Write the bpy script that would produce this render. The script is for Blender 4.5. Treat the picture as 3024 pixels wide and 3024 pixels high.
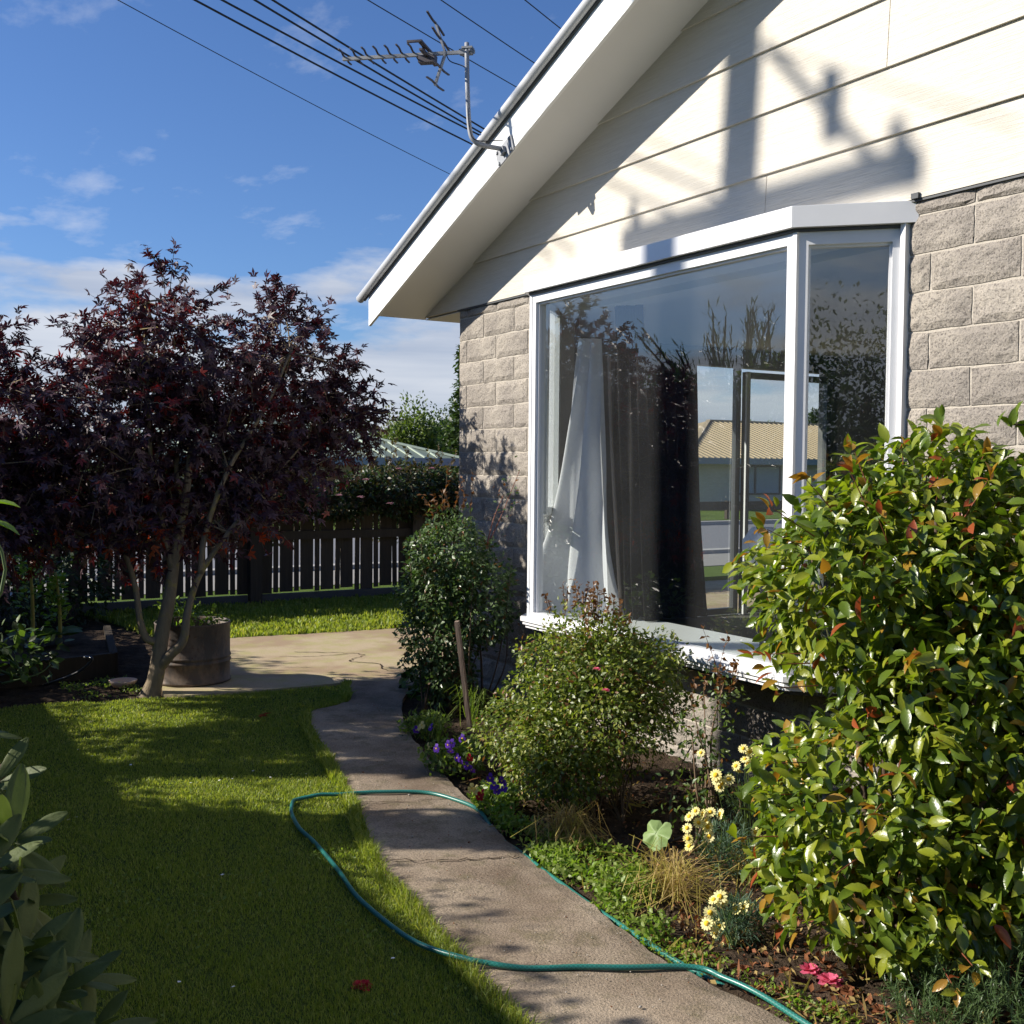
import bpy, math, random
import numpy as np
from mathutils import Matrix, Vector
random.seed(7); rng = np.random.default_rng(11)
R = math.radians
for o in list(bpy.data.objects): bpy.data.objects.remove(o)
scn = bpy.context.scene
COL = scn.collection
# ------------------------------------------------------------------ camera
CAM = np.array([7.63, -4.10, 1.65])
hd = R(31.0); pit = math.atan((1375 - 1512) / -3300.0); rol = R(0.5)
FH = np.array([-math.cos(hd), math.sin(hd), 0.0]); RH = np.array([math.sin(hd), math.cos(hd), 0.0]); UP = np.array([0, 0, 1.0])
FWD = math.cos(pit) * FH - math.sin(pit) * UP; U0 = math.cos(pit) * UP + math.sin(pit) * FH
IR = math.cos(rol) * RH + math.sin(rol) * U0; IU = -math.sin(rol) * RH + math.cos(rol) * U0
cd = bpy.data.cameras.new('camera'); cam = bpy.data.objects.new('camera', cd); COL.objects.link(cam)
cd.sensor_width = 36; cd.sensor_fit = 'HORIZONTAL'; cd.lens = 36 * 3300 / 3024; cd.clip_start = 0.05; cd.clip_end = 2000
M = Matrix.Identity(4)
for i in range(3):
    M[i][0] = IR[i]; M[i][1] = IU[i]; M[i][2] = -FWD[i]; M[i][3] = CAM[i]
cam.matrix_world = M
scn.camera = cam
# ------------------------------------------------------------------ light
SUNDIR = np.array([0.5, 0.866, -0.577]); SUNDIR /= np.linalg.norm(SUNDIR)   # direction the light travels
SUN_EL = math.asin(-SUNDIR[2]); SUN_ROT = math.atan2(-SUNDIR[0], -SUNDIR[1])
w = bpy.data.worlds.new('World'); scn.world = w; w.use_nodes = True
scn.view_settings.view_transform = 'Standard'; scn.view_settings.look = 'None'
scn.view_settings.exposure = 0.78; scn.view_settings.gamma = 1.0; scn.view_settings.use_curve_mapping = False
sl = bpy.data.lights.new('sun', 'SUN'); sl.energy = 4.8; sl.angle = R(0.53); sl.color = (1.0, 0.93, 0.82)
so = bpy.data.objects.new('sun', sl); COL.objects.link(so)
so.rotation_euler = Vector(SUNDIR).to_track_quat('-Z', 'Y').to_euler()
so.location = (-4, -9, 12)

class NT:
    """small node-tree helper"""
    def __init__(s, nt): s.nt = nt; s.L = nt.links; nt.nodes.clear()
    def n(s, t, **k):
        nd = s.nt.nodes.new(t)
        for a, b in k.items():
            if a == 'i':
                for kk, v in b.items():
                    if isinstance(v, bpy.types.NodeSocket): s.L.new(v, nd.inputs[kk])
                    else: nd.inputs[kk].default_value = v
            else: setattr(nd, a, b)
        return nd
    def math(s, op, a, b=None, c=None, clamp=False):
        nd = s.n('ShaderNodeMath', operation=op, use_clamp=clamp)
        for k, v in enumerate((a, b, c)):
            if v is None: continue
            if isinstance(v, bpy.types.NodeSocket): s.L.new(v, nd.inputs[k])
            else: nd.inputs[k].default_value = v
        return nd.outputs[0]
    def noise(s, vec, scale, detail=4, rough=0.55, out='Fac', dist=0.0):
        nd = s.n('ShaderNodeTexNoise', i={'Scale': scale, 'Detail': detail, 'Roughness': rough, 'Distortion': dist})
        if vec is not None: s.L.new(vec, nd.inputs['Vector'])
        return nd.outputs[out]
    def ramp(s, fac, stops, interp='LINEAR'):
        nd = s.n('ShaderNodeValToRGB'); s.L.new(fac, nd.inputs[0]); cr = nd.color_ramp; cr.interpolation = interp
        while len(cr.elements) > 1: cr.elements.remove(cr.elements[-1])
        cr.elements[0].position = stops[0][0]; c = stops[0][1]; cr.elements[0].color = (*c, 1) if len(c) == 3 else c
        for p, c in stops[1:]:
            e = cr.elements.new(p); e.color = (*c, 1)
        return nd.outputs[0]
    def mix(s, fac, a, b, mode='MIX'):
        nd = s.n('ShaderNodeMix', data_type='RGBA', blend_type=mode)
        for k, v in ((0, fac), (6, a), (7, b)):
            if isinstance(v, bpy.types.NodeSocket): s.L.new(v, nd.inputs[k])
            else: nd.inputs[k].default_value = v if k == 0 else (*v, 1)
        return nd.outputs[2]
    def mapping(s, vec, scale=(1, 1, 1), loc=(0, 0, 0), rot=(0, 0, 0)):
        nd = s.n('ShaderNodeMapping', i={'Scale': scale, 'Location': loc, 'Rotation': rot}); s.L.new(vec, nd.inputs['Vector'])
        return nd.outputs[0]
# sky with clouds
T = NT(w.node_tree)
sky = T.n('ShaderNodeTexSky', sky_type='NISHITA', sun_disc=False, sun_elevation=SUN_EL, sun_rotation=SUN_ROT, altitude=50, air_density=1.0, dust_density=0.4, ozone_density=2.2)
tc = T.n('ShaderNodeTexCoord'); sep = T.n('ShaderNodeSeparateXYZ'); T.L.new(tc.outputs['Generated'], sep.inputs[0])
z = sep.outputs[2]
zz = T.math('MAXIMUM', T.math('ADD', z, 0.08), 0.04)
cmb = T.n('ShaderNodeCombineXYZ'); T.L.new(T.math('DIVIDE', sep.outputs[0], zz), cmb.inputs[0]); T.L.new(T.math('DIVIDE', sep.outputs[1], zz), cmb.inputs[1])
wisp = T.noise(T.mapping(cmb.outputs[0], scale=(1.1, 1.7, 1), loc=(3.7, 8.2, 0)), 1.7, 7, 0.6)
wisp = T.math('MULTIPLY', T.ramp(wisp, [(0.565, (0, 0, 0)), (0.74, (1, 1, 1))]), 0.42); wisp = T.math('MULTIPLY', wisp, T.ramp(z, [(0.0, (0, 0, 0)), (0.08, (1, 1, 1))]))
low = T.noise(T.mapping(tc.outputs['Generated'], scale=(2.6, 2.6, 9.0), loc=(0.35, 0.9, 0.2)), 1.5, 6, 0.55)
# a cloud bank low over the horizon, its ragged top given by the noise
edge = T.math('SUBTRACT', T.math('MULTIPLY_ADD', low, 0.42, -0.060), T.math('ABSOLUTE', z))
bank = T.math('MULTIPLY', T.ramp(edge, [(0.0, (0, 0, 0)), (0.045, (1, 1, 1))]), 0.88)
streak = T.noise(T.mapping(tc.outputs['Generated'], scale=(1.5, 1.5, 22.0)), 2.0, 4, 0.5)
cc = T.mix(T.ramp(streak, [(0.35, (0, 0, 0)), (0.65, (1, 1, 1))]), (5.0, 5.6, 6.9), (7.6, 7.9, 8.6))
tint = T.mix(1.0, sky.outputs[0], (0.70, 0.95, 1.38), 'MULTIPLY')
c1 = T.mix(wisp, tint, (7.5, 8.0, 9.2)); c2 = T.mix(bank, c1, cc)
bg = T.n('ShaderNodeBackground', i={'Strength': 0.056}); T.L.new(c2, bg.inputs[0])
ow = T.n('ShaderNodeOutputWorld'); T.L.new(bg.outputs[0], ow.inputs[0])

# ------------------------------------------------------------------ materials
def newmat(name):
    m = bpy.data.materials.new(name); m.use_nodes = True; t = NT(m.node_tree)
    t.out = t.n('ShaderNodeOutputMaterial'); t.m = m; return m, t
def principled(t, color, rough=0.6, bump=None, bumpstr=0.3, dist=0.01, spec=0.5, metal=0.0):
    p = t.n('ShaderNodeBsdfPrincipled')
    if isinstance(color, bpy.types.NodeSocket): t.L.new(color, p.inputs['Base Color'])
    else: p.inputs['Base Color'].default_value = (*color, 1)
    if isinstance(rough, bpy.types.NodeSocket): t.L.new(rough, p.inputs['Roughness'])
    else: p.inputs['Roughness'].default_value = rough
    p.inputs['Specular IOR Level'].default_value = spec; p.inputs['Metallic'].default_value = metal
    if bump is not None:
        b = t.n('ShaderNodeBump', i={'Strength': bumpstr, 'Distance': dist}); t.L.new(bump, b.inputs['Height']); t.L.new(b.outputs[0], p.inputs['Normal'])
    t.L.new(p.outputs[0], t.out.inputs[0]); return p
def pos(t): return t.n('ShaderNodeNewGeometry').outputs['Position']
def simple(name, col, rough=0.6, var=0.15, scale=6.0, bump=0.0, bscale=60, spec=0.5, metal=0.0):
    m, t = newmat(name); P = pos(t); n = t.noise(P, scale, 5, 0.6)
    c = t.mix(n, tuple(x * (1 - var) for x in col), tuple(min(1, x * (1 + var)) for x in col))
    principled(t, c, rough, t.noise(P, bscale, 4) if bump else None, bump, 0.01, spec, metal); return m
def leafmat(name, col, col2, rough=0.35, trans=0.35, spec=0.5, tcol=None, veins=False):
    """leaf: two-tone by position and by object, some light coming through"""
    m, t = newmat(name); P = pos(t)
    n = t.noise(P, 9, 3, 0.6); oi = t.n('ShaderNodeObjectInfo').outputs['Random']
    n2 = t.n('ShaderNodeTexWhiteNoise', noise_dimensions='3D'); t.L.new(t.mapping(P, scale=(17, 17, 17)), n2.inputs[0])
    f = t.math('ADD', t.math('MULTIPLY', t.ramp(n, [(0.3, (0, 0, 0)), (0.7, (1, 1, 1))]), 0.6), t.math('MULTIPLY', oi, 0.4))
    c = t.mix(f, col, col2)
    p = t.n('ShaderNodeBsdfPrincipled'); t.L.new(c, p.inputs['Base Color']); p.inputs['Roughness'].default_value = rough; p.inputs['Specular IOR Level'].default_value = spec
    b = t.n('ShaderNodeBump', i={'Strength': 0.25, 'Distance': 0.004}); t.L.new(t.noise(P, 120, 2), b.inputs['Height']); t.L.new(b.outputs[0], p.inputs['Normal'])
    tr = t.n('ShaderNodeBsdfTranslucent')
    tc_ = t.mix(1.0, c, tcol if tcol else (1.6, 1.9, 0.7), 'MULTIPLY'); t.L.new(tc_, tr.inputs[0])
    mx = t.n('ShaderNodeMixShader', i={0: trans}); t.L.new(p.outputs[0], mx.inputs[1]); t.L.new(tr.outputs[0], mx.inputs[2]); t.L.new(mx.outputs[0], t.out.inputs[0])
    return m
def block_mat():
    m, t = newmat('split_face_block'); P = pos(t); oi = t.n('ShaderNodeObjectInfo').outputs['Random']
    a = t.noise(P, 7, 5, 0.65); f = t.noise(P, 95, 4, 0.75); v = t.n('ShaderNodeTexVoronoi', i={'Scale': 75.0}); t.L.new(P, v.inputs['Vector'])
    base = t.mix(t.math('MULTIPLY_ADD', oi, 0.5, t.math('MULTIPLY', a, 0.5)), (0.35, 0.315, 0.27), (0.47, 0.425, 0.365))
    pit = t.ramp(f, [(0.38, (0.40, 0.39, 0.40)), (0.46, (0.92, 0.92, 0.92)), (0.70, (1.15, 1.13, 1.1))])
    c = t.mix(1.0, base, pit, 'MULTIPLY')
    st = t.ramp(t.noise(P, 2.3, 4, 0.6), [(0.42, (0.72, 0.72, 0.74)), (0.62, (1, 1, 1))])
    c = t.mix(1.0, c, st, 'MULTIPLY')
    h = t.math('ADD', t.math('MULTIPLY', f, 1.0), t.math('MULTIPLY', t.noise(P, 28, 3), 1.3))
    principled(t, c, 0.92, h, 0.8, 0.010, 0.2); return m
def siding_mat():
    m, t = newmat('painted_weatherboard'); P = pos(t)
    q = t.mapping(P, scale=(1.6, 1, 30)); wv = t.noise(q, 2.2, 5, 0.6, dist=1.6)
    q2 = t.mapping(P, scale=(4, 1, 170)); fine = t.noise(q2, 1.0, 3, 0.6, dist=0.6)
    h = t.math('ADD', wv, t.math('MULTIPLY', fine, 0.8))
    c = t.mix(t.noise(P, 1.4, 4), (0.56, 0.52, 0.445), (0.62, 0.58, 0.505))
    c = t.mix(1.0, c, t.ramp(wv, [(0.3, (0.9, 0.89, 0.87)), (0.6, (1, 1, 1))]), 'MULTIPLY')
    principled(t, c, 0.55, h, 0.55, 0.006, 0.3); return m
def concrete_mat():
    m, t = newmat('worn_concrete'); P = pos(t)
    big = t.noise(P, 1.7, 5, 0.6); mid = t.noise(P, 9, 5, 0.65); fine = t.noise(P, 120, 3, 0.7)
    v = t.n('ShaderNodeTexVoronoi', i={'Scale': 110.0}); t.L.new(P, v.inputs['Vector'])
    c = t.mix(t.ramp(big, [(0.35, (0, 0, 0)), (0.65, (1, 1, 1))]), (0.165, 0.122, 0.086), (0.345, 0.28, 0.21))
    c = t.mix(t.ramp(mid, [(0.5, (0, 0, 0)), (0.72, (0.75, 0.75, 0.75))]), c, (0.115, 0.10, 0.05))
    c = t.mix(1.0, c, t.ramp(fine, [(0.3, (0.55, 0.55, 0.55)), (0.5, (1, 1, 1)), (0.72, (1.35, 1.33, 1.3))]), 'MULTIPLY')
    c = t.mix(t.ramp(v.outputs['Distance'], [(0.0, (0.5, 0.5, 0.5)), (0.22, (0, 0, 0))]), c, (0.34, 0.32, 0.29))
    h = t.math('ADD', fine, t.math('MULTIPLY', mid, 0.8))
    principled(t, c, 0.9, h, 0.7, 0.008, 0.25); return m
def patio_mat():
    m, t = newmat('patio_concrete'); P = pos(t)
    big = t.noise(P, 0.9, 4, 0.6); mid = t.noise(P, 5, 5, 0.65); fine = t.noise(P, 90, 3, 0.7)
    c = t.mix(t.ramp(big, [(0.45, (0, 0, 0)), (0.54, (1, 1, 1))]), (0.44, 0.355, 0.235), (0.34, 0.25, 0.165))
    c = t.mix(t.ramp(mid, [(0.45, (0, 0, 0)), (0.75, (0.7, 0.7, 0.7))]), c, (0.33, 0.33, 0.10))
    c = t.mix(1.0, c, t.ramp(fine, [(0.3, (0.8, 0.8, 0.8)), (0.6, (1.05, 1.05, 1.05))]), 'MULTIPLY')
    principled(t, c, 0.9, fine, 0.4, 0.006, 0.2); return m
def soil_mat():
    m, t = newmat('garden_soil'); P = pos(t)
    a = t.noise(P, 6, 6, 0.7); b = t.noise(P, 55, 4, 0.7)
    c = t.mix(t.ramp(a, [(0.4, (0, 0, 0)), (0.6, (1, 1, 1))]), (0.040, 0.028, 0.019), (0.088, 0.062, 0.042))
    c = t.mix(t.ramp(b, [(0.6, (0, 0, 0)), (0.75, (0.8, 0.8, 0.8))]), c, (0.17, 0.13, 0.09))
    principled(t, c, 0.95, t.math('ADD', a, b), 1.0, 0.02, 0.1); return m
def lawn_mat(name='lawn_base', c0=(0.05, 0.075, 0.015), c1=(0.10, 0.13, 0.028)):
    m, t = newmat(name); P = pos(t)
    c = t.mix(t.noise(P, 4, 5, 0.65), c0, c1); principled(t, c, 0.9, t.noise(P, 90, 4), 0.9, 0.02, 0.1); return m
def grass_mat():
    m, t = newmat('grass_blades'); at = t.n('ShaderNodeAttribute', attribute_name='tint'); P = pos(t)
    c = t.mix(t.ramp(t.noise(P, 2.2, 4, 0.6), [(0.35, (0, 0, 0)), (0.7, (1, 1, 1))]), at.outputs['Color'], (0.20, 0.27, 0.045))
    c = t.mix(0.55, at.outputs['Color'], c)
    p = t.n('ShaderNodeBsdfPrincipled', i={'Roughness': 0.5, 'Specular IOR Level': 0.35}); t.L.new(c, p.inputs['Base Color'])
    tr = t.n('ShaderNodeBsdfTranslucent'); t.L.new(t.mix(1.0, c, (1.7, 1.7, 0.6), 'MULTIPLY'), tr.inputs[0])
    mx = t.n('ShaderNodeMixShader', i={0: 0.4}); t.L.new(p.outputs[0], mx.inputs[1]); t.L.new(tr.outputs[0], mx.inputs[2]); t.L.new(mx.outputs[0], t.out.inputs[0]); return m
def hose_mat():
    m, t = newmat('braided_teal_hose'); uv = t.n('ShaderNodeUVMap').outputs[0]; s = t.n('ShaderNodeSeparateXYZ'); t.L.new(uv, s.inputs[0])
    a = t.math('SINE', t.math('MULTIPLY_ADD', s.outputs[0], 420.0, t.math('MULTIPLY', s.outputs[1], 2 * math.pi * 4)))
    b = t.math('SINE', t.math('MULTIPLY_ADD', s.outputs[0], 420.0, t.math('MULTIPLY', s.outputs[1], -2 * math.pi * 4)))
    k = t.math('MAXIMUM', a, b)
    c = t.mix(t.ramp(k, [(0.70, (0, 0, 0)), (0.97, (1, 1, 1))]), (0.008, 0.13, 0.11), (0.025, 0.24, 0.20))
    c = t.mix(t.math('MULTIPLY', t.noise(pos(t), 20, 4), 0.35), c, (0.06, 0.075, 0.05))
    principled(t, c, 0.33, None, spec=0.5); return m
def bark_mat(name, c0, c1, lichen=None):
    m, t = newmat(name); P = pos(t)
    q = t.mapping(P, scale=(1, 1, 0.3)); n = t.noise(q, 45, 5, 0.7)
    c = t.mix(n, c0, c1)
    if lichen: c = t.mix(t.ramp(t.noise(P, 11, 4), [(0.55, (0, 0, 0)), (0.68, (0.8, 0.8, 0.8))]), c, lichen)
    principled(t, c, 0.85, n, 0.8, 0.01, 0.2); return m
def wood_mat(name, c0, c1):
    m, t = newmat(name); P = pos(t); oi = t.n('ShaderNodeObjectInfo').outputs['Random']
    n = t.noise(t.mapping(P, scale=(18, 18, 1.3)), 2.0, 5, 0.65)
    c = t.mix(n, c0, c1); c = t.mix(t.math('MULTIPLY', oi, 0.5), c, tuple(x * 0.5 for x in c0))
    principled(t, c, 0.85, n, 0.6, 0.006, 0.2); return m
def drum_mat():
    m, t = newmat('rusty_grey_drum'); P = pos(t)
    n = t.noise(t.mapping(P, scale=(1, 1, .5)), 9, 5, 0.65); f = t.noise(P, 34, 4, 0.7)
    c = t.mix(t.ramp(n, [(0.42, (0, 0, 0)), (0.6, (1, 1, 1))]), (0.075, 0.062, 0.055), (0.16, 0.115, 0.085))
    c = t.mix(t.ramp(f, [(0.56, (0, 0, 0)), (0.7, (0.9, 0.9, 0.9))]), c, (0.10, 0.045, 0.022))
    principled(t, c, 0.65, f, 0.3, 0.004, 0.4); return m
def glass_mat():
    m, t = newmat('window_glass'); lw = t.n('ShaderNodeLayerWeight', i={'Blend': 0.5}).outputs['Facing']
    fr = t.math('MULTIPLY_ADD', t.math('POWER', lw, 4.5), 0.86, 0.125)      # both faces of the pane reflect a little
    tr0 = t.n('ShaderNodeBsdfTransparent', i={0: (0.93, 0.96, 0.95, 1)}); df = t.n('ShaderNodeBsdfDiffuse', i={0: (0.75, 0.78, 0.80, 1)}); tr = t.n('ShaderNodeMixShader')      # a film of dust
    t.L.new(t.math('MULTIPLY_ADD', t.noise(pos(t), 2.5, 4), 0.022, 0.008), tr.inputs[0]); t.L.new(tr0.outputs[0], tr.inputs[1]); t.L.new(df.outputs[0], tr.inputs[2]); gl = t.n('ShaderNodeBsdfGlossy', i={'Roughness': 0.0, 'Color': (1, 1, 1, 1)})
    mx = t.n('ShaderNodeMixShader'); t.L.new(fr, mx.inputs[0]); t.L.new(tr.outputs[0], mx.inputs[1]); t.L.new(gl.outputs[0], mx.inputs[2]); t.L.new(mx.outputs[0], t.out.inputs[0]); return m
def cloth_mat(name, col, trans=0.3):
    m, t = newmat(name); P = pos(t); c = t.mix(t.noise(P, 5, 3), tuple(x * 0.9 for x in col), col)
    p = t.n('ShaderNodeBsdfPrincipled', i={'Roughness': 0.9, 'Specular IOR Level': 0.15}); t.L.new(c, p.inputs['Base Color'])
    tr = t.n('ShaderNodeBsdfTranslucent'); t.L.new(c, tr.inputs[0]); mx = t.n('ShaderNodeMixShader', i={0: trans})
    t.L.new(p.outputs[0], mx.inputs[1]); t.L.new(tr.outputs[0], mx.inputs[2]); t.L.new(mx.outputs[0], t.out.inputs[0]); return m
def wall_brick_mat(name, c0, c1):
    m, t = newmat(name); tcn = pos(t)
    b = t.n('ShaderNodeTexBrick', i={'Scale': 4.2, 'Mortar Size': 0.02, 'Color1': (*c0, 1), 'Color2': (*c1, 1), 'Mortar': (0.45, 0.42, 0.37, 1)})
    q = t.n('ShaderNodeSeparateXYZ'); t.L.new(tcn, q.inputs[0]); cb = t.n('ShaderNodeCombineXYZ'); t.L.new(t.math('ADD', q.outputs[0], q.outputs[1]), cb.inputs[0]); t.L.new(q.outputs[2], cb.inputs[1]); t.L.new(cb.outputs[0], b.inputs['Vector'])
    principled(t, b.outputs[0], 0.9, spec=0.2); return m

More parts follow.
